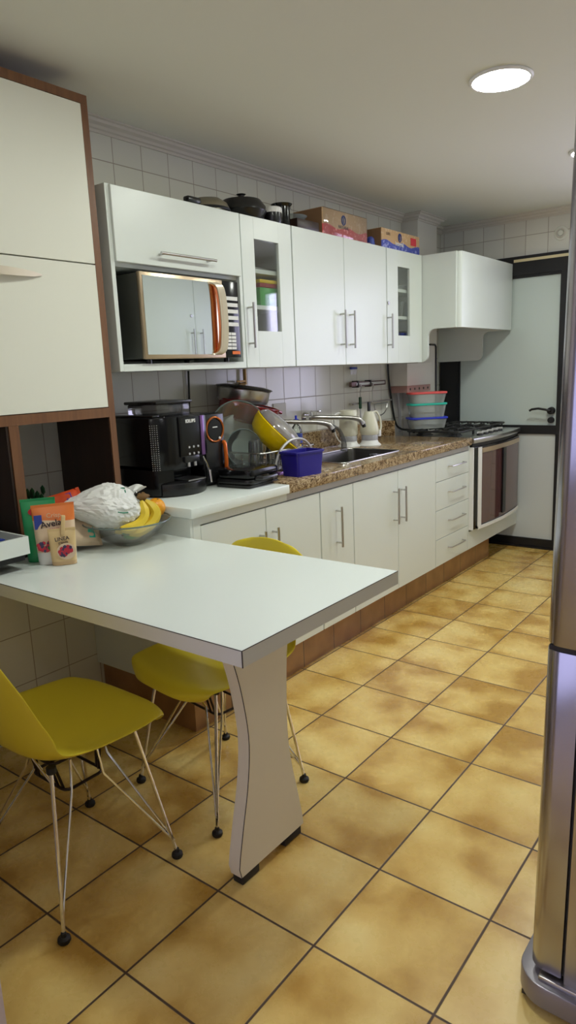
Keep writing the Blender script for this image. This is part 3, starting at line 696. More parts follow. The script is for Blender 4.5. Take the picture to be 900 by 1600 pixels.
# cream kettles / filters on the granite
def jug(x, y, label, tall):
    t = thing('kettle', label, 'kettle', (x, y, .893)); z = .893
    obj('base', B().lathe([(0, 0), (.066, 0), (.068, .006), (.052, .020), (.047, .034), (0, .034)], (x, y, z), 32), M['wtrim'], t)
    obj('band', B().lathe([(0, .034), (.048, .034), (.049, .040), (.049, .062), (.047, .066), (0, .066)], (x, y, z), 32), M['greyband'], t, label='grey band')
    if tall:
        obj('jar', B().lathe([(0, .066), (.048, .066), (.053, .075), (.053, .20), (.048, .214), (0, .216)], (x, y, z), 32), M['ivory'], t)
        obj('tube', B().tube(smoothpts([(x - .02, y - .05, z + .20), (x - .03, y - .095, z + .19), (x - .03, y - .10, z + .10), (x - .02, y - .07, z + .04), (x, y - .045, z + .03)]), .004), M['wtrim'], t)
    else:
        obj('jar', B().lathe([(0, .066), (.050, .066), (.055, .078), (.056, .095), (.046, .14), (.032, .185), (.026, .20), (0, .203)], (x, y, z), 32), M['ivory'], t)
        obj('handle', B().tube(smoothpts([(x + .01, y + .02, z + .19), (x + .02, y + .05, z + .195), (x + .03, y + .075, z + .15), (x + .03, y + .078, z + .09), (x + .02, y + .05, z + .07)]), .006), M['ivory'], t)
        obj('switch', B().box(x + .02, x + .04, y + .05, y + .07, z + .05, z + .085, .004), M['wtrim'], t)
        obj('lid_grip', B().box(x - .006, x + .006, y - .012, y + .008, z + .195, z + .255, .003), M['blackm'], t, label='black upright grip')
jug(.150, 2.300, 'cream cylindrical jar-shaped kettle with a grey band, the rear of the two', True)
jug(.235, 2.395, 'cream tapered kettle with a handle and black upright grip, the front of the two', False)

# blue cap bottle, sponge, glass
t = thing('soap_bottle', 'clear bottle with a blue cap and blue label at the backsplash', 'bottle', (.10, 1.86, .893))
obj('bottle', B().lathe([(0, 0), (.030, 0), (.032, .01), (.032, .13), (.022, .155), (.012, .168), (.012, .175), (0, .175)], (.10, 1.86, .893), 24), M['glass'], t)
obj('cap', B().lathe([(0, .175), (.015, .175), (.015, .195), (.006, .198), (.006, .215), (0, .215)], (.10, 1.86, .893), 20), M['bluecap'], t)
obj('label_band', B().lathe([(.0325, .05), (.0325, .12)], (.10, 1.86, .893), 24), M['cblue'], t)
t = thing('drinking_glass', 'small plain glass at the backsplash left of the blue-capped bottle', 'glass', (.10, 1.79, .893))
obj('glass_body', B().lathe([(0, 0), (.028, 0), (.033, .12), (.031, .12), (.026, .004), (0, .004)], (.10, 1.79, .893), 22), M['glass'], t)
t = thing('sponge', 'yellow and green sponge in a dark wire caddy behind the navy tub', 'sponge', (.24, 1.60, .893))
obj('caddy', B().box(.19, .29, 1.55, 1.66, .893, .955, .006), M['glassd'], t); obj('green_pad', B().box(.195, .285, 1.555, 1.655, .956, .964, .003), M['leafg'], t); obj('yellow_foam', B().box(.195, .285, 1.555, 1.655, .965, .982, .004), M['yel2'], t)

# navy tub
t = thing('plastic_tub', 'open navy blue plastic tub at the edge of the granite countertop', 'tub', (.543, 1.303, .893), math.radians(-9))
def taper(b, x0, x1, y0, y1, z0, z1, g, r=.012, th=.003):
    a = rrect(x0, x1, y0, y1, r, 3); N = len(a)
    def off(k): 
        cx, cy = (x0 + x1) / 2, (y0 + y1) / 2
        return [(cx + (x - cx) * (1 + 2 * k / (x1 - x0)), cy + (y - cy) * (1 + 2 * k / (y1 - y0))) for x, y in a]
    R = [(off(-g), z0), (off(0), z1), (off(.004), z1), (off(.004), z1 - .006)]
    rings = [[b.bm.verts.new((x, y, z)) for x, y in q] for q, z in R]
    ins = [[b.bm.verts.new((x, y, z)) for x, y in q] for q, z in ((off(-th), z1), (off(-g - th), z0 + th))]
    b.bm.faces.new(rings[0][::-1]); b.bm.faces.new(ins[1])
    for A, C in ((rings[0], rings[1]), (rings[1], rings[2]), (rings[2], rings[3]), (rings[1], ins[0]), (ins[0], ins[1])):
        for k in range(N): b.bm.faces.new((A[k], A[(k + 1) % N], C[(k + 1) % N], C[k]))
    return b
obj('tub', taper(B(), -.058, .058, -.082, .082, 0, .104, .008), M['blue'], t, world=False)
obj('rim', B().tube([(x, y, .105) for x, y in rrect(-.060, .060, -.084, .084, .014, 3)], .003, 6, True), M['blue'], t, world=False)

# dish rack + arch
t = thing('dish_rack', 'wire dish rack with a chrome arched end on the granite countertop', 'dish rack', (.28, 1.32, .893))
b = B(); x0, x1, ya, yb = .06, .46, 1.13, 1.53
for z in (.915, 1.00): b.tube([(x, y, z) for x, y in rrect(x0, x1, ya, yb, .03, 3)], .0035, 6, True)
for k in range(13):
    y = ya + .03 + k * (yb - ya - .06) / 12
    b.tube([(x0, y, 1.0), (x0, y, .915), (x1, y, .915), (x1, y, 1.0)], .0018, 5)
for k in range(9):
    x = x0 + .03 + k * (x1 - x0 - .06) / 8
    b.tube([(x, ya, 1.0), (x, ya, .915), (x, yb, .915), (x, yb, 1.0)], .0018, 5)
for xx in (x0 + .03, x1 - .03):
    for yy in (ya + .03, yb - .03): b.cyl((xx, yy, .894), (xx, yy, .915), .004, seg=6)
obj('wire_basket', b, M['steel'], t)
A = [(.472, 1.188, .897), (.472, 1.212, .955), (.472, 1.245, 1.003), (.472, 1.305, 1.036), (.472, 1.370, 1.042), (.472, 1.425, 1.030), (.472, 1.462, 1.0), (.472, 1.478, .97), (.472, 1.482, .90)]
obj('arch_handle', B().tube(smoothpts(A, 5), .0062, 10), M['alu'], t)
# glasses in rack
for k, (x, y, lab) in enumerate(((.36, 1.205, 'upturned glass in the dish rack, nearest the press grill'), (.36, 1.33, 'upturned glass in the dish rack, below the yellow bowl'))):
    t = thing('drinking_glass', lab, 'glass', (x, y, .918), group='glasses in the dish rack')
    obj('glass_body', B().lathe([(.034, 0), (.027, .13), (0, .13), (0, .126), (.025, .126), (.032, 0)], (x, y, .918), 24), M['glass'], t)
    bb = B()
    for q in range(12):
        a = q * PI / 6; bb.cyl((x + .034 * math.cos(a), y + .034 * math.sin(a), .922), (x + .028 * math.cos(a), y + .028 * math.sin(a), 1.04), .0012, seg=5)
    obj('rib', bb, M['glassd'], t)
# glass platters standing
def disc(label, c, R, tilt_y, tilt_z, mat, name='glass_plate', depth=.03, group=None, par='plate_body', rim='rimg'):
    t = thing(name, label, 'plate', c, group=group)
    Mx = Matrix.Rotation(tilt_z, 4, 'Z') @ Matrix.Rotation(tilt_y, 4, 'Y')
    obj(par, B().lathe([(0, 0), (R * .55, 0), (R * .62, .004), (R * .96, depth), (R, depth + .002), (R, depth - .002), (R * .62, -.002), (R * .55, -.005), (0, -.005)], (0, 0, 0), 48, M_=Mx), M[mat], t, world=False)
    obj('rim', B().tube([(R * math.cos(a), R * math.sin(a), depth) for a in [k * PI / 24 for k in range(48)]], .0025, 6, True, M_=Mx), M[rim], t, world=False)
    return t
disc('large clear glass platter standing upright in the dish rack', (.24, 1.225, 1.068), .152, math.radians(82), math.radians(-20), 'glass')
disc('white plate standing behind the clear platter in the dish rack', (.19, 1.27, 1.035), .118, math.radians(80), math.radians(-20), 'wtrim', name='plate', depth=.016, rim='wtrim')
disc('smaller clear glass plate standing at the back of the dish rack', (.30, 1.185, 1.01), .085, math.radians(78), math.radians(-24), 'glass')
# pots
def pot(label, name, c, R, h, mx, mat, rimmat, handles=None, hm='black'):
    t = thing(name, label, 'pot', c)
    obj('pot_body', B().lathe([(0, 0), (R * .9, 0), (R * .97, .012), (R, h), (R - .004, h), (R * .93, .014), (0, .006)], (0, 0, 0), 40, M_=mx), mat, t, world=False)
    obj('rim', B().tube([(R * math.cos(a), R * math.sin(a), h) for a in [k * PI / 20 for k in range(40)]], .004, 6, True, M_=mx), rimmat, t, world=False)
    return t
mx = Matrix.Rotation(math.radians(-10), 4, 'X') @ Matrix.Rotation(math.radians(12), 4, 'Y')
p1 = pot('dark red saucepan lying on the dishes under the steel pot', 'saucepan', (.145, 1.40, 1.115), .145, .085, mx, M['red'], M['red'])
obj('pan_inside', B().lathe([(0, .074), (.138, .074), (.138, .082), (0, .082)], (0, 0, 0), 40, M_=mx), M['blackm'], p1, world=False)
obj('handle', B().tube([(.02, .14, .070), (.02, .19, .074), (.02, .225, .070)], .009, 8, M_=mx), M['red'], p1, world=False, label='red handle')
obj('handle', B().tube([(.04, -.13, .070), (.06, -.17, .074), (.06, -.185, .070)], .014, 8, M_=mx), M['red'], p1, world=False, label='red handle')
mx = Matrix.Rotation(math.radians(-7), 4, 'X') @ Matrix.Rotation(math.radians(6), 4, 'Y')
p2 = pot('stainless steel pot with a dark lid on top of the red saucepan', 'cooking_pot', (.135, 1.395, 1.205), .125, .062, mx, M['steel'], M['steel'])
obj('lid', B().lathe([(0, .012), (.09, .010), (.132, .002), (.138, -.003), (.132, -.006), (0, -.006)], (0, 0, .070), 40, M_=mx), M['black'], p2, world=False, label='dark flat lid')
# yellow bowl with clear colander lid
t = thing('salad_bowl', 'tilted yellow plastic bowl with a clear lid on the dish rack', 'bowl', (.37, 1.372, 1.080))
Mx = Matrix.Rotation(math.radians(38), 4, 'X') @ Matrix.Rotation(math.radians(168), 4, 'X') 
Mx = Vector((.58, .42, .70)).to_track_quat('Z', 'Y').to_matrix().to_4x4()
Rb = .128
obj('bowl', B().lathe([(Rb, .0), (Rb * 1.02, -.004), (Rb * .99, -.03), (Rb * .88, -.065), (Rb * .62, -.088), (0, -.094), (0, -.089), (Rb * .60, -.083), (Rb * .85, -.062), (Rb * .95, -.03), (Rb * .97, 0)], (0, 0, 0), 48, close=True, M_=Mx), M['yel2'], t, world=False)
obj('clear_lid', B().lathe([(Rb * .96, .002), (Rb * .93, .014), (Rb * .80, .032), (Rb * .5, .042), (0, .045)], (0, 0, 0), 48, M_=Mx), M['clearp'], t, world=False, label='clear domed lid')

# ------------------------------------------------------------------ coffee machine
t = thing('coffee_machine', 'black automatic coffee machine with a bean hopper on the white counter', 'coffee machine', (.25, .75, .886))
z0 = .887; ya, yb = .615, .872
obj('body', B().prism([(.035, ya + .01), (.035, yb), (.365, yb), (.385, yb - .02), (.392, ya + .115), (.392, ya + .09), (.372, ya + .022), (.350, ya), (.05, ya)], 'z', z0 + .10, 1.190, .005).prism([(.035, ya + .01), (.035, yb), (.29, yb), (.29, ya + .10), (.378, ya + .08), (.366, ya + .012), (.350, ya), (.05, ya)], 'z', z0 + .006, z0 + .12, .003), M['blackg'], t)
obj('brew_panel', B().box(.386, .400, ya + .105, yb - .006, z0 + .145, 1.187, .004), M['blackg'], t)
bb = B()
for i in range(4):
    for j in range(2): bb.cyl((.400, ya + .150 + i * .024, 1.068 - j * .026), (.4025, ya + .150 + i * .024, 1.068 - j * .026), .0045, seg=10)
obj('button', bb, M['alu'], t, label='eight small grey buttons')
obj('violet_strip', B().box(.399, .404, yb - .040, yb - .022, 1.03, 1.186, .002), M['purple'], t, label='glossy violet side strip')
sp_ = obj('spout', B().box(.36, .40, ya + .125, ya + .205, 1.008, 1.035, .004), M['black'], t)
for yy in (.150, .185): obj('nozzle', B().cyl((.392, ya + yy, 1.010), (.392, ya + yy, .992), .006, seg=12), M['alu'], sp_)
obj('steam_wand', B().tube([(.38, yb - .016, 1.02), (.392, yb - .008, .99), (.398, yb + .0, .955)], .004).cyl((.398, yb, .965), (.402, yb + .002, .915), .0065, seg=12), M['chrome'], t)
obj('drip_tray', B().prism([(.29, ya + .03), (.29, yb)] + [(.375 + .055 * math.sin(PI * k / 14) ** .8 if 0 < k < 14 else .372, yb + (ya + .022 - yb) * k / 14) for k in range(15)], 'z', z0 + .002, z0 + .050, .004), M['black'], t)
obj('tray_grid', B().box(.305, .405, ya + .13, yb - .03, z0 + .050, z0 + .054), M['steel'], t)
dots = B()
for i in range(4):
    for j in range(22): dots.box(.3535 + i * .006, .3560 + i * .006, ya + i * .006 - .0030, ya + i * .006 - .0005, 1.160 - j * .008, 1.163 - j * .008)
obj('vent_dots', dots, M['alu'], t)
hp = obj('bean_hopper', B().box(.16, .33, ya + .06, yb - .02, 1.190, 1.236, .006), M['glassd'], t)
obj('hopper_lid', B().box(.15, .338, ya + .052, yb - .012, 1.236, 1.248, .004), M['black'], t)
obj('top_tray', B().box(.06, .36, ya + .01, ya + .045, 1.190, 1.199, .003), M['black'], t)
text('lettering', 'KRUPS', .018, (.4012, ya + .165, 1.168), M['paper'], t, bold=.0006)

t = thing('air_fryer', 'black appliance with an orange ring dial and orange handle beside the coffee machine', 'air fryer', (.22, .99, .886))
obj('body', B().box(.05, .345, .900, 1.028, .887, 1.186, .018, 3), M['blackg'], t)
obj('front', B().box(.340, .352, .905, 1.022, .90, 1.182, .005), M['black'], t)
cy, cz = .962, 1.118
obj('ring', B().tube([(.354, cy + .050 * math.cos(a), cz + .050 * math.sin(a)) for a in [k * PI / 20 for k in range(40)]], .0050, 8, True), M['copper'], t, label='orange metal ring')
obj('dial', B().cyl((.352, cy, cz), (.356, cy, cz), .041, seg=36), M['blackg'], t)
obj('display_mark', B().box(.356, .3566, cy - .014, cy + .014, cz + .008, cz + .012), M['paper'], t)
obj('indicator', B().cyl((.354, cy + .024, cz - .036), (.359, cy + .024, cz - .036), .005, seg=12), M['paper'], t)
obj('handle', B().tube(smoothpts([(.354, 1.008, 1.062), (.362, 1.009, 1.055), (.365, 1.010, 1.0), (.362, 1.011, .955), (.352, 1.012, .925)]), .0085, 10), M['orange'], t, label='orange vertical handle')

# press grill
t = thing('press_grill', 'black sandwich press grill lying closed on the white counter', 'press grill', (.40, 1.03, .886))
Mx = Matrix.Translation((.455, 1.035, .886)) @ Matrix.Rotation(math.radians(4), 4, 'Z')
obj('lower_shell', B().prism(rrect(-.092, .092, -.105, .112, .03), 'z', .012, .034, .006, M_=Mx), M['black'], t)
obj('upper_shell', B().prism(rrect(-.090, .093, -.103, .110, .03), 'z', .036, .074, .012, M_=Mx), M['blackg'], t)
obj('base_plate', B().prism(rrect(-.080, .092, -.110, .10, .01), 'z', .001, .012, M_=Mx), M['black'], t)
obj('handle', B().tube([(.088, -.06, .036), (.112, -.05, .036), (.118, 0, .036), (.112, .05, .036), (.088, .06, .036)], .008, 8, M_=Mx), M['black'], t)
obj('latch', B().box(.095, .120, .070, .095, .03, .044, .003, M_=Mx), M['purple'], t)
obj('hinge', B().box(-.100, -.088, -.07, .07, .015, .05, .004, M_=Mx), M['iron'], t)

# ------------------------------------------------------------------ on top of the wall cabinets
ZT = ZU1 + .001
t = thing('frying_pan', 'black round pan with a domed black lid and knob on top of the cabinets', 'pan', (.22, 1.362, ZT))
obj('pan', B().lathe([(0, 0), (.10, 0), (.125, .03), (.128, .035), (.12, .035), (.098, .006), (0, .006)], (.22, 1.362, ZT), 36, sx=.86, sy=.86), M['black'], t)
obj('lid', B().lathe([(.126, .036), (.124, .055), (.10, .082), (.05, .092), (0, .094)], (.22, 1.362, ZT), 36, sx=.86, sy=.86), M['black'], t)
obj('knob', B().lathe([(0, .092), (.012, .092), (.014, .104), (.022, .110), (0, .114)], (.22, 1.362, ZT), 20), M['black'], t)
t = thing('skillet', 'skillet with a dull metal domed lid, left of the black pan on the cabinets', 'pan', (.24, 1.24, ZT))
obj('dome', B().lathe([(.098, .0), (.098, .012), (.090, .03), (.06, .052), (.0, .060)], (0, 0, 0), 36, M_=Matrix.Rotation(math.radians(4), 4, 'X')), principled('aged_metal', (.33, .30, .23), .35, .8), t, world=False)
obj('band', B().tube([(.098 * math.cos(a), .098 * math.sin(a), .006) for a in [k * PI / 18 for k in range(36)]], .006, 6, True), M['blackm'], t, world=False)
obj('handle', B().box(.030, .062, -.165, -.090, .010, .034, .007), M['black'], t, world=False)
t.location = (.205, 1.150, ZT + .006)
t = thing('jar', 'small dark jar with a white lid on top of the cabinets', 'jar', (.27, 1.515, ZT))
obj('jar_body', B().lathe([(0, 0), (.04, 0), (.043, .01), (.043, .045), (0, .045)], (.27, 1.515, ZT), 28), M['black'], t)
obj('lid', B().lathe([(0, .045), (.044, .045), (.044, .066), (.038, .070), (0, .071)], (.27, 1.515, ZT), 28), M['paper'], t)
t = thing('stock_pot', 'small black pot with side handles on top of the cabinets', 'pot', (.26, 1.595, ZT))
obj('pot_body', B().lathe([(0, 0), (.036, 0), (.038, .01), (.038, .085), (.046, .092), (.050, .098), (0, .100)], (.26, 1.600, ZT), 28), M['blackg'], t)
obj('handle', B().box(.252, .268, 1.54, 1.555, ZT + .085, ZT + .095, .003).box(.252, .268, 1.645, 1.662, ZT + .085, ZT + .095, .003), M['black'], t)
t = thing('wooden_tray', 'dark brown tray with a glass dish on it beside the red carton pack', 'tray', (.20, 1.75, ZT))
obj('tray', B().box(.08, .30, 1.665, 1.845, ZT, ZT + .045, .004), M['woodd'], t)
t = thing('glass_dish', 'pale glass dish resting on the dark brown tray', 'dish', (.18, 1.76, ZT + .046))
obj('dish', B().lathe([(0, 0), (.05, 0), (.08, .028), (.082, .03), (.078, .03), (.048, .004), (0, .004)], (.19, 1.76, ZT + .046), 28), M['tupper'], t)
def carton(label, y0, y1, h, x0, x1, band, seedv, badge):
    t = thing('carton_pack', label, 'carton pack', ((x0 + x1) / 2, (y0 + y1) / 2, ZT))
    m = principled('carton_' + band, (.5, .3, .15), .45); nt = NT(m); P, x = nt.pos()
    wv = nt.math('ADD', x[2], nt.math('MULTIPLY', nt.math('SINE', nt.math('MULTIPLY', x[1], 32.)), .008))
    lo = nt.math('LESS_THAN', wv, ZT + h * .36)
    bc = {'cred': (.66, .06, .07), 'cblue': (.045, .07, .40)}[band]
    n2 = nt.math('GREATER_THAN', nt.noise(P, 55., 2.), .60)
    c0 = nt.mix(n2, (.58, .37, .19), (.68, .50, .32)); c1 = nt.mix(n2, bc, tuple(min(1, q + .25) for q in bc))
    nt.base(nt.mix(lo, c0, c1))
    obj('box', B().box(x0, x1, y0, y1, ZT, ZT + h, .002), m, t)
    obj('shaded_end', B().box(x0 + .003, x1 - .003, y0 - .002, y0 - .0003, ZT + .002, ZT + h - .002), principled('shaded_card', (.24, .13, .06), .7), t)  # dark sheet over the pack's end, its shade put into the card colour
    ym = (y0 + y1) / 2
    bd = B().tube([(x1 + .001, ym - .02 + .018 * math.cos(a), ZT + h * .68 + .022 * math.sin(a)) for a in [k * PI / 10 for k in range(20)]], .0032, 6, True).box(x1, x1 + .001, ym - .028, ym - .012, ZT + h * .55, ZT + h * .85)
    obj('emblem', bd, M['inkbl'], t)
    return t
c = carton('cardboard pack of juice cartons with a red band, wrapped in clear film', 1.875, 2.295, .125, .12, .30, 'cred', 1, True)
text('lettering', 'NATURAL', .022, (.3008, 2.065, ZT + .050), M['ink'], c)
obj('film_wrap', B().box(.118, .3025, 1.880, 2.299, ZT - .0005, ZT + .128, .004), M['film'], c)
c = carton('cardboard pack of milk cartons with a blue band near the pillar', 2.455, 2.915, .105, .12, .30, 'cblue', 2, True)
text('lettering', 'Integral', .032, (.3008, 2.66, ZT + .036), M['paper'], c, bold=.0006)
text('lettering', 'LEITE', .020, (.3008, 2.53, ZT + .078), M['ink'], c)
obj('red_print', B().box(.3, .301, 2.80, 2.87, ZT + .045, ZT + .088), M['cred'], c)
t = thing('spice_jar', 'small blue and gold jar between the two carton packs', 'jar', (.25, 2.40, ZT))
obj('jar_body', B().lathe([(0, 0), (.022, 0), (.026, .015), (.022, .045), (.012, .055), (0, .056)], (.25, 2.415, ZT), 20), M['cblue'], t)
obj('foot', B().lathe([(0, 0), (.03, 0), (.03, .012), (0, .014)], (.25, 2.36, ZT), 20), M['brass'], t)
t = thing('glass_jar', 'clear glass jar behind the gold jar between the carton packs', 'jar', (.17, 2.38, ZT))
obj('jar_body', B().lathe([(0, 0), (.035, 0), (.038, .06), (.03, .08), (.03, .085), (.028, .085), (.028, .078), (.035, .058), (.033, .004), (0, .004)], (.17, 2.375, ZT), 24), M['glass'], t)

# ------------------------------------------------------------------ brown shelf unit
t = thing('shelf_unit', 'tall walnut-framed cabinet with cream doors standing over the table', 'cabinet', (0, 0, .781))
XK = .322; yl, yr = -.56, .486; W = .026
obj('side_panel', B().box(.003, XK, yr - W, yr, .811, 2.228), M['wood'], t)
obj('side_panel', B().box(.003, XK, yl, yl + W, .811, 2.228), M['wood'], t)
obj('side_lining', B().box(.004, XK - .004, yr - W - .003, yr - W, .811, 1.206), M['woodd'], t, label='near-black inner face')
obj('top_panel', B().box(.003, XK, yl, yr, 2.2285, 2.256), M['wood'], t)
obj('bottom_rail', B().box(.003, XK, yl + W, yr - W - .0005, 1.207, 1.240), M['wood'], t)
obj('base_board', B().box(.003, XK, yl, yr, .781, .8105), M['woodd'], t, label='near-black base board')
obj('divider', B().box(.022, XK, .069, .103, .811, 1.2065), M['wood'], t)
obj('divider_lining', B().box(.004, XK - .004, .060, .0685, .811, 1.2065).box(.004, .30, -.40, .0595, .811, .815), M['woodd'], t)
obj('back_panel', B().box(.003, .012, yl + W, yr - W - .0005, 1.2405, 2.228), M['woodd'], t)
def cream_door(z0, z1, hz):
    d = obj('door', B().box(.28, XK + .002, yl + W + .002, yr - W - .002, z0, z1, .001, 1), M['cream'], t)
    if hz:
        n = 12; y0, y1 = -.16, .242
        b = B(); P = [(XK + .004 + .030 * math.sin(PI * k / n), y0 + (y1 - y0) * k / n, hz) for k in range(n + 1)]
        ribbon(b, P, [.004 + .022 * math.sin(PI * k / n) ** .5 if 0 < k < n else .004 for k in range(n + 1)], .006, (0, 0, 1))
        obj('handle', b, M['champl'], d, label='curved brushed metal bow handle')
cream_door(1.7265, 2.226, None); cream_door(1.2425, 1.7225, 1.672)

# ------------------------------------------------------------------ table
t = thing('table', 'white laminate peninsula table with one hourglass panel leg', 'table', (.75, .2, 0))
X1, Y0, Y1, Z1, Z0 = 1.436, -.131, .531, .780, .742
obj('tabletop', B().box(.003, X1 - .0015, Y0 + .0015, Y1, Z0, Z1, .0008, 1), M['top'], t)
obj('edge_band', B().box(.003, X1, Y0, Y0 + .0014, Z0 + .0005, Z1 - .001).box(X1 - .0014, X1, Y0 + .0016, Y1, Z0 + .0005, Z1 - .001), M['edge'], t, label='greyish beige edge band')
obj('edge_seam', B().box(X1 - .0018, X1 + .0004, Y0 - .0004, Y0 + .0016, Z0, Z1).box(.003, X1, Y0 - .0002, Y0 + .001, Z1 - .0014, Z1 + .0002).box(X1 - .001, X1 + .0002, Y0, Y1, Z1 - .0014, Z1 + .0002), M['seam'], t)
# leg panel
ctr = .178; n = 24
def legw(z): 
    u = z / .74
    # front half-width, back half-width
    fr = [(0, .142), (.05, .140), (.2, .108), (.40, .080), (.55, .078), (.75, .102), (.95, .150), (1, .165)]
    bk = [(0, .138), (.05, .134), (.2, .112), (.40, .092), (.55, .088), (.75, .096), (.95, .120), (1, .128)]
    def itp(T):
        for (a, p), (b_, q) in zip(T, T[1:]):
            if u <= b_: s = (u - a) / (b_ - a); s = s * s * (3 - 2 * s) if False else s; return p + (q - p) * s
        return T[-1][1]
    return itp(fr), itp(bk)
def catmull(tab, u):
    for i in range(len(tab) - 1):
        if u <= tab[i + 1][0] + 1e-9:
            p1, p2 = tab[i], tab[i + 1]; p0 = tab[max(i - 1, 0)]; p3 = tab[min(i + 2, len(tab) - 1)]
            s = (u - p1[0]) / (p2[0] - p1[0]); m1 = (p2[1] - p0[1]) / (p2[0] - p0[0]) * (p2[0] - p1[0]); m2 = (p3[1] - p1[1]) / (p3[0] - p1[0]) * (p2[0] - p1[0])
            return (2 * s ** 3 - 3 * s * s + 1) * p1[1] + (s ** 3 - 2 * s * s + s) * m1 + (-2 * s ** 3 + 3 * s * s) * p2[1] + (s ** 3 - s * s) * m2
    return tab[-1][1]
FRT = [(.028, .045), (.05, .037), (.15, .058), (.28, .090), (.394, .103), (.50, .092), (.609, .068), (.74, .020)]
BKT = [(.028, .322), (.05, .320), (.15, .300), (.25, .278), (.334, .268), (.45, .269), (.60, .282), (.74, .315)]
zsl = [.028 + (.7415 - .028) * k / n for k in range(n + 1)]
poly = [(catmull(FRT, z), z) for z in zsl] + [(catmull(BKT, z), z) for z in zsl[::-1]]
obj('leg_panel', B().prism(poly, 'x', 1.188, 1.2275, .001, seg=1), M['leg'], t)
obj('leg_seam', B().tube([(1.2275, catmull(FRT, z) + .0005, z) for z in zsl], .0012, 6), M['seam'], t)
ff = B().box(1.19, 1.225, .050, .12, .001, .028, .003); obj('foot', ff, M['rubber'], t)
ff = B().box(1.19, 1.225, .235, .312, .001, .028, .003); obj('foot', ff, M['rubber'], t)

# ------------------------------------------------------------------ chairs
def make_chair(label, loc, rz):
    t = thing('shell_chair', label, 'chair', loc, rz, group=None)
    # local: +y is forward
    cen = [(.225, .415), (.215, .432), (.190, .442), (.12, .438), (.03, .428), (-.06, .424), (-.13, .430), (-.175, .452), (-.205, .50), (-.225, .57), (-.245, .65), (-.262, .715), (-.270, .765), (-.273, .787)]
    hw = [.168, .198, .214, .226, .231, .232, .230, .226, .222, .218, .212, .198, .168, .120]
    lift = [.0, .001, .003, .010, .024, .036, .046, .050, .046, .036, .026, .016, .008, .004]
    b = B(); nv = len(cen) - 1; nu = 16
    def f(u, v):
        i = min(int(v * nv), nv - 1); s = v * nv - i
        g = lambda T, k: T[max(0, min(nv, k))]
        def cr(a, b_, c, d): return .5 * (2 * b_ + (c - a) * s + (2 * a - 5 * b_ + 4 * c - d) * s * s + (3 * b_ - a - 3 * c + d) * s ** 3)
        y = cr(g(cen, i - 1)[0], g(cen, i)[0], g(cen, i + 1)[0], g(cen, i + 2)[0]); z = cr(g(cen, i - 1)[1], g(cen, i)[1], g(cen, i + 1)[1], g(cen, i + 2)[1])
        w = cr(g(hw, i - 1), g(hw, i), g(hw, i + 1), g(hw, i + 2)); l = cr(g(lift, i - 1), g(lift, i), g(lift, i + 1), g(lift, i + 2))
        y2 = cr(*[g(cen, k)[0] for k in (i - 1, i, i + 1, i + 2)]); 
        q = u * 2 - 1; x = q * w; e = abs(q) ** 3.2
        # direction of the inward normal blends from up (seat) to forward (back)
        a = max(0., min(1., (v - .45) / .30)); a = a * a * (3 - 2 * a)
        ny, nz = math.sin(a * PI / 2), math.cos(a * PI / 2)
        rnd = 0.
        if v < .30: rnd = -.052 * abs(q) ** 4 * (1 - v / .30)
        if v > .88: zdrop = -.030 * abs(q) ** 2.5 * (v - .88) / .12
        else: zdrop = 0
        return (x, y + ny * l * e * 1.2 + rnd, z + nz * l * e + zdrop)
    b.grid(f, nu, 40)
    o = obj('shell', b, M['yellow'], t, world=False, ang=180)
    solid(o, .006, -1., 1)
    S = .0055; zf = .028
    feet = [(sx * .205, sy * .185) for sx in (-1, 1) for sy in (-1, 1)]
    for fx, fy in feet:
        sx = 1 if fx > 0 else -1; sy = 1 if fy > 0 else -1
        b = B(); p = (fx, fy, .012)
        b.tube([p, (sx * .150, sy * .125 - .01, .418)], .0048, 8)
        b.tube([(fx * .978, fy * .978, .052), (sx * .088, sy * .050, .290), (sx * .082, sy * .040, .375)], .0036, 8)
        b.tube([(fx * .975, fy * .975, .058), (sx * .060, sy * .088, .325), (-sx * .020, sy * .110, .418)], .0036, 8)
        lg = obj('leg', b, M['chrome'], t, world=False)
        obj('foot_cap', B().lathe([(0, 0), (.014, 0), (.0165, .005), (.0155, .012), (.008, .017), (.0065, .026), (0, .026)], (fx, fy, 0), 16), M['rubber'], lg, world=False)
    b = B()
    for z, w1, w2 in ((.375, .070, .085), (.292, .080, .060)):
        b.tube([(x, y, z) for x, y in rrect(-w1, w1, -w2, w2, .02, 3)], .0042, 6, True)
    for sx in (-1, 1):
        for sy in (-1, 1):
            b.tube([(sx * .055, sy * .075, .375), (sx * .060, sy * .055, .292)], .004, 6)
            b.tube([(sx * .025, sy * .080, .415), (sx * .045, sy * .060, .292)], .004, 6)
    obj('wire_frame', b, principled('dark_wire', (.035, .022, .018), .35, .6), t, world=False, label='dark wire cage under the seat')
    for sx in (-1, 1):
        for sy in (-1, 1): pass
    b = B()
    for sx in (-1, 1):
        for sy in (-1, 1): b.cyl((sx * .148, sy * .123 - .01, .408), (sx * .148, sy * .123 - .01, .424), .012, seg=12)
    obj('seat_mount', b, M['rubber'], t, world=False)
    return t
ch1 = make_chair('yellow plastic shell chair with wire legs nearest the camera, cut by the left edge', (.785, -.150, 0), math.radians(-1))
ch2 = copy_tree(ch1, label='yellow plastic shell chair on the far side of the table, behind the panel leg')
ch2.location = (.848, .375, 0); ch2.rotation_euler = (0, 0, math.radians(172))
for c in (ch1, ch2): c['group'] = 'yellow shell chairs at the table'

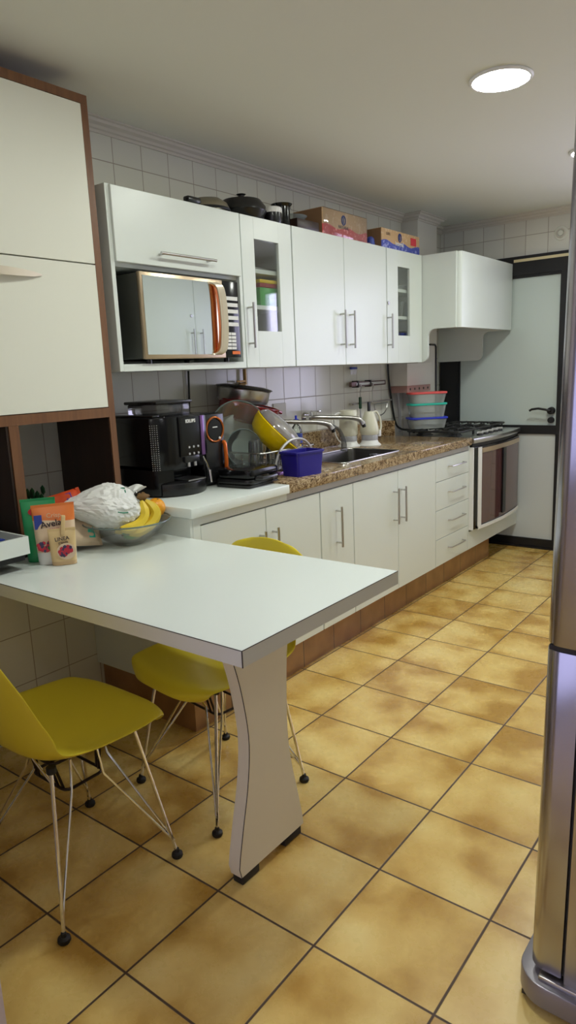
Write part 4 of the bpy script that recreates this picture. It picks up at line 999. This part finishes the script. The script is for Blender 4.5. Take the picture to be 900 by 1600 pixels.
# ------------------------------------------------------------------ things on the table
ZTb = .781
def pouch(label, c, w, h, th, rz, mats, tilt=0., bottom=None):
    """stand-up pouch: gusseted bag, pinched flat at the top"""
    t = thing('snack_pouch', label, 'pouch', c, rz)
    b = B(); nu, nv = 20, 14; rings = []
    for j in range(nv + 1):
        v = j / nv; wd = w / 2 * (.90 + .10 * v); dp = th / 2 * (1 - v ** 2.2) * (1 if v > .02 else .9) + .0012
        ring = []
        for k in range(2 * nu):
            a = 2 * PI * k / (2 * nu); cx = math.copysign(abs(math.cos(a)) ** .55, math.cos(a)); sy = math.copysign(abs(math.sin(a)) ** .9, math.sin(a))
            wob = 1 + .05 * noise.noise(Vector((a * 1.7, v * 5, c[0] * 30)))
            ring.append(b.bm.verts.new((sy * dp * wob + tilt * v, cx * wd, v * h)))
        rings.append(ring)
    for A, C in zip(rings, rings[1:]):
        for k in range(len(A)): b.bm.faces.new((A[k], A[(k + 1) % len(A)], C[(k + 1) % len(A)], C[k]))
    b.bm.faces.new(rings[0][::-1]); b.bm.faces.new(rings[-1])
    m = principled('pouch_print_' + mats[0], (.5, .5, .5), .28); nt = NT(m); P, x = nt.objc()
    lim = mats[3]
    f = nt.math('GREATER_THAN', nt.math('ADD', x[2], nt.math('MULTIPLY', nt.math('SINE', nt.math('MULTIPLY', x[1], 30.)), .004)), h * lim)
    f2 = nt.math('LESS_THAN', x[2], h * mats[4])
    col = lambda k: tuple(M[k].node_tree.nodes['Principled BSDF'].inputs['Base Color'].default_value[:3])
    nt.base(nt.mix(f2, nt.mix(f, col(mats[1]), col(mats[0])), col(mats[2])))
    obj('bag', b, m, t, world=False)
    obj('top_seal', B().box(-.0015 + tilt, .0015 + tilt, -w / 2, w / 2, h, h + .008), M[mats[0]], t, world=False)
    return t
def face_text(t, s, size, y, z, x, mat, rzz=0., bold=.0):
    o = text('lettering', s, size, Vector(rootloc(t)) + Vector((x, y, z)), M[mat], t, rot=FX @ Matrix.Rotation(rzz, 4, 'Z'), bold=bold)
    return o
def berries(t, y, z, x, ry, rz_, n, seed, cols=('berry', 'berryd', 'berry')):
    rnd = random.Random(seed); bs_ = {c: B() for c in set(cols)}
    for k in range(n):
        a = rnd.random() * 2 * PI; r_ = math.sqrt(rnd.random()); c = cols[k % len(cols)]
        bs_[c].sphere((x, y + ry * r_ * math.cos(a), z + rz_ * r_ * math.sin(a)), .0065, 1, (.25, 1, 1))
    for c, b in bs_.items(): obj('berry_print', b, M[c], t, world=False)
aim = math.radians(-32)
p = pouch('green bread bag standing at the back left of the pouches', (.400, .090, ZTb), .105, .192, .05, aim, ('pouch_g', 'pouch_g', 'pouch_g', .9, .02))
obj('oval_badge', B().lathe([(0, 0), (1, 0), (1, .02), (0, .02)], (0, 0, 0), 28, M_=Matrix.Translation((.0125, .004, .160)) @ Matrix.Rotation(PI / 2, 4, 'Y') @ Matrix.Diagonal((.016, .036, .06, 1))), M['cred'], p, world=False)
face_text(p, 'nutrella', .017, .004, .160, .0150, 'paper', bold=.0003)
p = pouch('orange and cream pouch printed with berries, the largest on the table', (.463, .100, ZTb), .128, .178, .060, aim, ('pouch_o', 'pouch_c', 'paper', .76, .22))
face_text(p, "Crisp", .020, 0, .152, .0165, 'pouch_c'); face_text(p, 'Avela', .028, -.010, .127, .0205, 'ink', .10, .0005); face_text(p, 'nozes', .013, -.002, .111, .0240, 'pink')
obj('blue_tag', B().box(.012, .0150, -.058, -.035, .112, .156, .0005, 1), M['cblue'], p, world=False)
berries(p, -.022, .060, .0285, .034, .016, 34, 3); berries(p, -.015, .058, .030, .010, .008, 5, 5, ('leafg',))
p = pouch('small beige pouch with a fork and berries, in front of the orange pouch', (.506, .094, ZTb), .082, .106, .036, aim - .1, ('pouch_k', 'pouch_k', 'kraft', .9, .12))
face_text(p, 'LINEA', .016, 0, .083, .0155, 'ink', .08, .0003); face_text(p, 'granola', .010, .003, .072, .0165, 'ink', .08)
obj('plate_print', B().lathe([(0, 0), (1, 0), (1, .02), (0, .02)], (0, 0, 0), 28, M_=Matrix.Translation((.0190, .010, .044)) @ Matrix.Rotation(PI / 2, 4, 'Y') @ Matrix.Diagonal((.026, .028, .08, 1))), M['pouch_c'], p, world=False)
berries(p, .010, .044, .0215, .020, .016, 34, 9)
t = thing('clothes_peg', 'pale wooden peg clipping the top of the small beige pouch', 'peg', (.506, .097, ZTb + .098))
Mx = Matrix.Rotation(aim, 4, 'Z') @ Matrix.Rotation(math.radians(-8), 4, 'X')
obj('prong', B().box(.003, .009, -.006, .006, -.012, .055, .002, M_=Mx), M['pouch_k'], t, world=False); obj('prong', B().box(-.009, -.003, -.006, .006, -.012, .055, .002, M_=Mx), M['pouch_k'], t, world=False)
def pillow(label, c, w, d, h, rot, mat, mat2):
    t = thing('snack_bag', label, 'bag', c)
    b = B()
    def f(u, v, s=1):
        x, y = (u - .5) * 2, (v - .5) * 2; k = max(0., (1 - x ** 4) * (1 - y ** 4)) ** .5
        return Vector((x * d / 2, y * w / 2, s * (h / 2 * k + .004 * noise.noise(Vector((u * 7, v * 7, c[0] * 9))) * k)))
    b.grid(lambda u, v: f(u, v, 1), 12, 14); b.grid(lambda u, v: f(u, v, -1), 12, 14)
    bmesh.ops.remove_doubles(b.bm, verts=b.bm.verts, dist=.0004)
    obj('bag', b, M[mat], t, world=False)
    obj('stripe', B().box(-d * .30, d * .30, w * .18, w * .34, h * .30, h * .47, .001, 1), M[mat2], t, world=False)
    obj('end_seal', B().box(-d / 2, d / 2, w / 2 - .001, w / 2 + .010, -.001, .001).box(-d / 2, d / 2, -w / 2 - .010, -w / 2 + .001, -.001, .001), M[mat], t, world=False)
    t.rotation_euler = rot; return t
pillow('glossy red-orange snack bag leaning behind the orange pouch', (.365, .195, ZTb + .152), .13, .10, .040, (math.radians(20), math.radians(48), math.radians(-15)), 'pouch_r', 'pouch_p')
pillow('clear-wrapped beige snack bag with a teal print beside the glass bowl', (.395, .225, ZTb + .060), .15, .10, .05, (math.radians(-18), math.radians(55), math.radians(-20)), 'pouch_c', 'teal')
pillow('dark red snack bag lying under the beige bag', (.375, .20, ZTb + .051), .12, .08, .035, (0, math.radians(20), .2), 'maroon', 'pouch_o')
# small plant sprig behind
t = thing('herb_sprig', 'dark green sprig poking up behind the red snack bag', 'plant', (.20, .20, ZTb + .03))
b = B()
for k in range(12):
    a = k * 2.4; q = .015 + .02 * (k % 3) / 2
    b.sphere((.20 + q * math.cos(a), .20 + q * math.sin(a), ZTb + .15 + .008 * (k % 6)), .013, 1, (1, .5, 1.4))
obj('leaf', b, M['darkgreen'], t); obj('stem', B().tube([(.20, .20, ZTb + .031), (.202, .20, ZTb + .19)], .003), M['darkgreen'], t)

# white open box with dark books at the left
t = thing('storage_box', 'white open box at the left edge holding dark papers', 'box', (.28, -.14, .811))
x0, x1, ya, yb = .05, .468, -.42, .004
obj('box', B().box(x0, x1, ya, yb, .8305, .836).box(x1 - .008, x1, ya, yb, .836, .885).box(x0, x0 + .008, ya, yb, .836, .885).box(x0 + .008, x1 - .008, yb - .008, yb, .836, .885).box(x0 + .008, x1 - .008, ya, ya + .008, .836, .885), M['top'], t)
obj('base', B().box(.10, x1 - .012, ya + .02, yb - .012, .811, .830), M['blackm'], t, label='black recessed base')
for k, (z, m_, lab, dx) in enumerate(((.8365, 'blackm', 'black notebook lying in the white box', 0), (.860, 'cblue', 'dark blue printed booklet on the black notebook', .02), (.885, 'blackm', 'black folder on top of the dark blue booklet', -.03))):
    bk = thing('notebook', lab, 'notebook', (.25, -.2, z))
    obj('cover', B().box(.10 + dx, .42 + dx * .5, -.40, -.03 - abs(dx), z, z + .003).box(.10 + dx, .42 + dx * .5, -.40, -.03 - abs(dx), z + .019, z + .022), M[m_], bk)
    obj('pages', B().box(.104 + dx, .415 + dx * .5, -.396, -.034 - abs(dx), z + .0032, z + .0188), M['paper'], bk)

# glass bowl and fruit
BC = Vector((.478, .372, ZTb))
t = thing('glass_bowl', 'large clear glass fruit bowl on the table', 'bowl', BC)
RB = .148
obj('bowl', B().lathe([(0, .0), (.045, 0), (.052, .004), (.080, .020), (.115, .048), (RB, .082), (RB - .004, .083), (.112, .052), (.078, .025), (.050, .009), (0, .007)], BC, 56), M['bowlg'], t)
obj('rim', B().tube([(BC.x + RB * math.cos(a), BC.y + RB * math.sin(a), BC.z + .083) for a in [k * PI / 32 for k in range(64)]], .0028, 8, True), M['rimg'], t)
# orange
t = thing('orange', 'orange beside the banana stems in the glass bowl', 'orange', (.495, .490, ZTb + .075))
obj('peel', B().sphere((.495, .490, ZTb + .106), .034, 3), M['orng'], t); obj('navel', B().sphere((.508, .490, ZTb + .136), .004, 1), M['stem'], t)
def banana(label, P, r):
    t = thing('banana', label, 'banana', P[-1], group='bananas in the bowl')
    pts_ = smoothpts(P, 6); n_ = len(pts_)
    rs = [r * min(1, .25 + 3.2 * (k / n_)) * min(1, .35 + 3.5 * (1 - k / n_)) for k in range(n_)]
    obj('skin', B().tube(pts_, r, 6, rs=rs), M['banana'], t, ang=50)
    d = (pts_[0] - pts_[1]).normalized()
    obj('stem', B().tube([pts_[0] - d * .004, pts_[0] + d * .012, pts_[0] + d * .024], .006, 6), M['stem'], t)
    d = (pts_[-1] - pts_[-2]).normalized(); obj('tip', B().sphere(pts_[-1] + d * .001, .0055, 1), M['stem'], t)
S0 = Vector((.515, .425, ZTb + .146))
banana('front banana of the bunch, nearest the orange', [S0, (.532, .440, ZTb + .124), (.545, .444, ZTb + .096), (.545, .420, ZTb + .068), (.538, .375, ZTb + .050), (.528, .335, ZTb + .047)], .0185)
banana('middle banana of the bunch, nearest the white bag', [S0 + Vector((-.004, -.012, .002)), (.522, .412, ZTb + .122), (.532, .405, ZTb + .095), (.534, .378, ZTb + .074), (.534, .335, ZTb + .066), (.530, .30, ZTb + .070)], .0175)
banana('rear banana of the bunch, mostly hidden by the front ones', [S0 + Vector((-.014, .004, .002)), (.49, .430, ZTb + .112), (.485, .412, ZTb + .078), (.480, .36, ZTb + .056), (.472, .32, ZTb + .054)], .018)
t = COL.objects['banana']; obj('crown', B().sphere((S0.x - .006, S0.y - .004, S0.z + .012), .015, 2, (1.1, 1.5, .8)).sphere((S0.x - .01, S0.y + .018, S0.z + .010), .010, 2, (1, 1.3, .7)), M['stem'], t, label='brown crown joining the stems')
# fruit at the bottom of the bowl
t = thing('mango', 'reddish green fruit at the bottom of the glass bowl', 'fruit', (.49, .385, ZTb + .010))
mm = principled('mango_skin', (.5, .3, .1), .4); nt = NT(mm); P, x = nt.pos(); nt.base(nt.ramp(nt.noise(P, 22., 1.), [(.42, (.10, .34, .06)), (.58, (.60, .14, .10))]))
obj('skin', B().sphere((.50, .375, ZTb + .038), .027, 3, (1.2, 1.5, .9)), mm, t); obj('stem', B().cyl((.50, .333, ZTb + .038), (.50, .327, ZTb + .04), .003), M['stem'], t)
# plastic bag with bread
t = thing('plastic_bag', 'thin white plastic bag of bread lying over the glass bowl', 'plastic bag', (.42, .33, ZTb + .03))
b = B().sphere((0, 0, 0), 1., 5)
ax = Vector((.12, .095, .078))
for v in b.bm.verts:
    p_ = v.co.copy(); d_ = p_.normalized()
    # long axis in y; flap towards -y and up, crumpled tail towards +y/top
    k = 1 + .07 * noise.noise(d_ * 2.6) + .10 * abs(noise.noise(d_ * 4.5 + Vector((3, 1, 2)))) + .055 * abs(noise.noise(d_ * 10.)) + .03 * abs(noise.noise(d_ * 21.)) - .05
    q = Vector((d_.x * .083, d_.y * .108, d_.z * .068)) * k
    fl = max(0., -d_.y - .35)
    q += Vector((-.02, -.075, -.008)) * fl * (1.0 if abs(d_.z) < 2 else 0); q.z *= (1 - .55 * fl); q.x *= (1 - .35 * fl)
    tl = max(0., d_.z - .62); q += Vector((0, .01, .045)) * tl
    v.co = q
bmesh.ops.transform(b.bm, matrix=Matrix.Translation((.452, .322, ZTb + .130)) @ Matrix.Rotation(math.radians(-12), 4, 'X') @ Matrix.Rotation(math.radians(-25), 4, 'Z'), verts=b.bm.verts)
obj('bag', b, M['bagp'], t, ang=14)
fl_ = B()
def kn(u, v):
    a = u * 2 * PI; r_ = .012 + .030 * v + .006 * math.sin(a * 5)
    return (.470 + r_ * math.cos(a), .415 + r_ * .7 * math.sin(a) + .012 * v, ZTb + .170 + .018 * v + .006 * math.cos(a * 3))
fl_.grid(kn, 30, 5); obj('bag_mouth', fl_, M['bagp'], t)
text('lettering', 'G', .034, (.500, .345, ZTb + .190), M['inkgr'], t, rot=Matrix.Rotation(math.radians(60), 4, 'Z') @ Matrix.Rotation(math.radians(42), 4, 'X'), bold=.001)
obj('print_line', B().tube(smoothpts([(.545, .285, ZTb + .132), (.548, .305, ZTb + .126), (.545, .325, ZTb + .124)]), .002, 6), M['inkgr'], t, label='green printed line')
t = thing('bread_loaf', 'round bread roll showing through the white plastic bag', 'bread', (.44, .33, ZTb + .08))
obj('crust', B().sphere((.455, .33, ZTb + .130), .055, 3, (1, 1.2, .85)), M['bread'], t)

# ------------------------------------------------------------------ refrigerator
t = thing('refrigerator', 'tall stainless steel refrigerator at the right edge', 'refrigerator', (2.3, .5, 0))
fx, fy0, fy1 = 1.962, .150, .86; HT = 1.86
obj('cabinet', B().box(2.032, 2.68, fy0 - .003, fy1, .05, HT, .006), M['fridge'], t)
def fdoor(z0, z1, name, lab):
    R_ = .030
    poly_ = [(2.028, fy0 - .004), (2.028, fy1)] + arc(fx + R_, fy1 - R_, R_, 90, 180, 6) + arc(fx + R_, fy0 - .004 + R_, R_, 180, 270, 8)
    return obj(name, B().prism(poly_, 'z', z0, z1, .003), M['fridge_s'], t, label=lab)
fdoor(.086, .797, 'lower_door', 'lower door'); fdoor(.806, HT, 'upper_door', 'upper door')
obj('door_gasket', B().box(2.0285, 2.0315, fy0 + .004, fy1 - .004, .09, HT - .01), M['blackm'], t)
obj('gap_strip', B().box(1.97, 2.04, fy0, fy1 - .01, .797, .806), M['black'], t)
poly_ = [(2.10, fy0 - .026), (2.10, fy1)] + arc(1.937 + .06, fy1 - .06, .06, 90, 180, 6) + arc(1.937 + .065, fy0 - .026 + .065, .065, 180, 270, 10)
obj('base_grille', B().prism(poly_, 'z', .014, .066, .004), principled('grille_grey', (.26, .245, .27), .32, .5), t, label='grey curved base grille')
obj('grille_recess', B().box(1.95, 2.1, fy0 + .0, fy1 - .03, .002, .012), M['blackm'], t)
obj('levelling_foot', B().cyl((2.06, fy0 + .06, 0), (2.06, fy0 + .06, .012), .02), M['black'], t)
obj('lower_hinge', B().box(1.985, 2.075, fy0 - .012, fy0 + .05, .064, .078, .003), M['steel'], t)

t.location.x -= .016; t.rotation_euler = (0, .0146, 0)
# tall cupboard on the right wall (mirrored in the microwave door)
t = thing('tall_cupboard', 'tall white cupboard against the right wall, seen mirrored in the microwave', 'cupboard', (2.5, 2.6, 0))
obj('body', B().box(2.34, 2.715, 1.60, 3.55, .08, 2.26), M['white'], t)
obj('plinth', B().box(2.37, 2.715, 1.62, 3.53, 0, .079), M['plinth'], t)
for a, b2, hy in ((1.603, 2.25, None), (2.253, 2.898, 2.85), (2.902, 3.547, 2.95)):
    d = obj('door', B().box(2.322, 2.339, a, b2, .085, 2.255, .0012, 1), M['white'], t)
    if hy:
        b = B().cyl((2.289, hy, 1.40), (2.289, hy, 1.70), .006, seg=12)
        for z in (1.43, 1.67): b.cyl((2.289, hy, z), (2.322, hy, z), .005, seg=8)
        obj('handle', b, M['steel'], d)
    if hy == 2.85: obj('keyhole', B().cyl((2.316, 2.86, 1.80), (2.322, 2.86, 1.80), .012, seg=16), M['steel'], d)

# ------------------------------------------------------------------ world, camera, view
w = bpy.data.worlds.new('World'); bpy.context.scene.world = w; w.use_nodes = True
bg = w.node_tree.nodes['Background']; bg.inputs[0].default_value = (.70, .68, 1.0, 1); bg.inputs[1].default_value = 1.8
cam = bpy.data.cameras.new('camera'); co = bpy.data.objects.new('camera', cam); COL.objects.link(co)
Rz = Matrix.Rotation(.662216611, 4, 'Z'); Rx = Matrix.Rotation(1.37078817, 4, 'X'); Rr = Matrix.Rotation(-.0425278653, 4, 'Z')
co.matrix_world = Matrix.Translation((2.3358, -1.1114, 1.3359)) @ Rz @ Rx @ Rr
cam.sensor_fit = 'VERTICAL'; cam.sensor_height = 36.; cam.sensor_width = 36. * 9 / 16; cam.lens = 1074.35 * 36 / 1600; cam.clip_start = .02; cam.clip_end = 60
bpy.context.scene.camera = co
vs = bpy.context.scene.view_settings
vs.view_transform = 'Standard'; vs.look = 'None'; vs.gamma = 1.; vs.use_curve_mapping = False; vs.exposure = 0.24
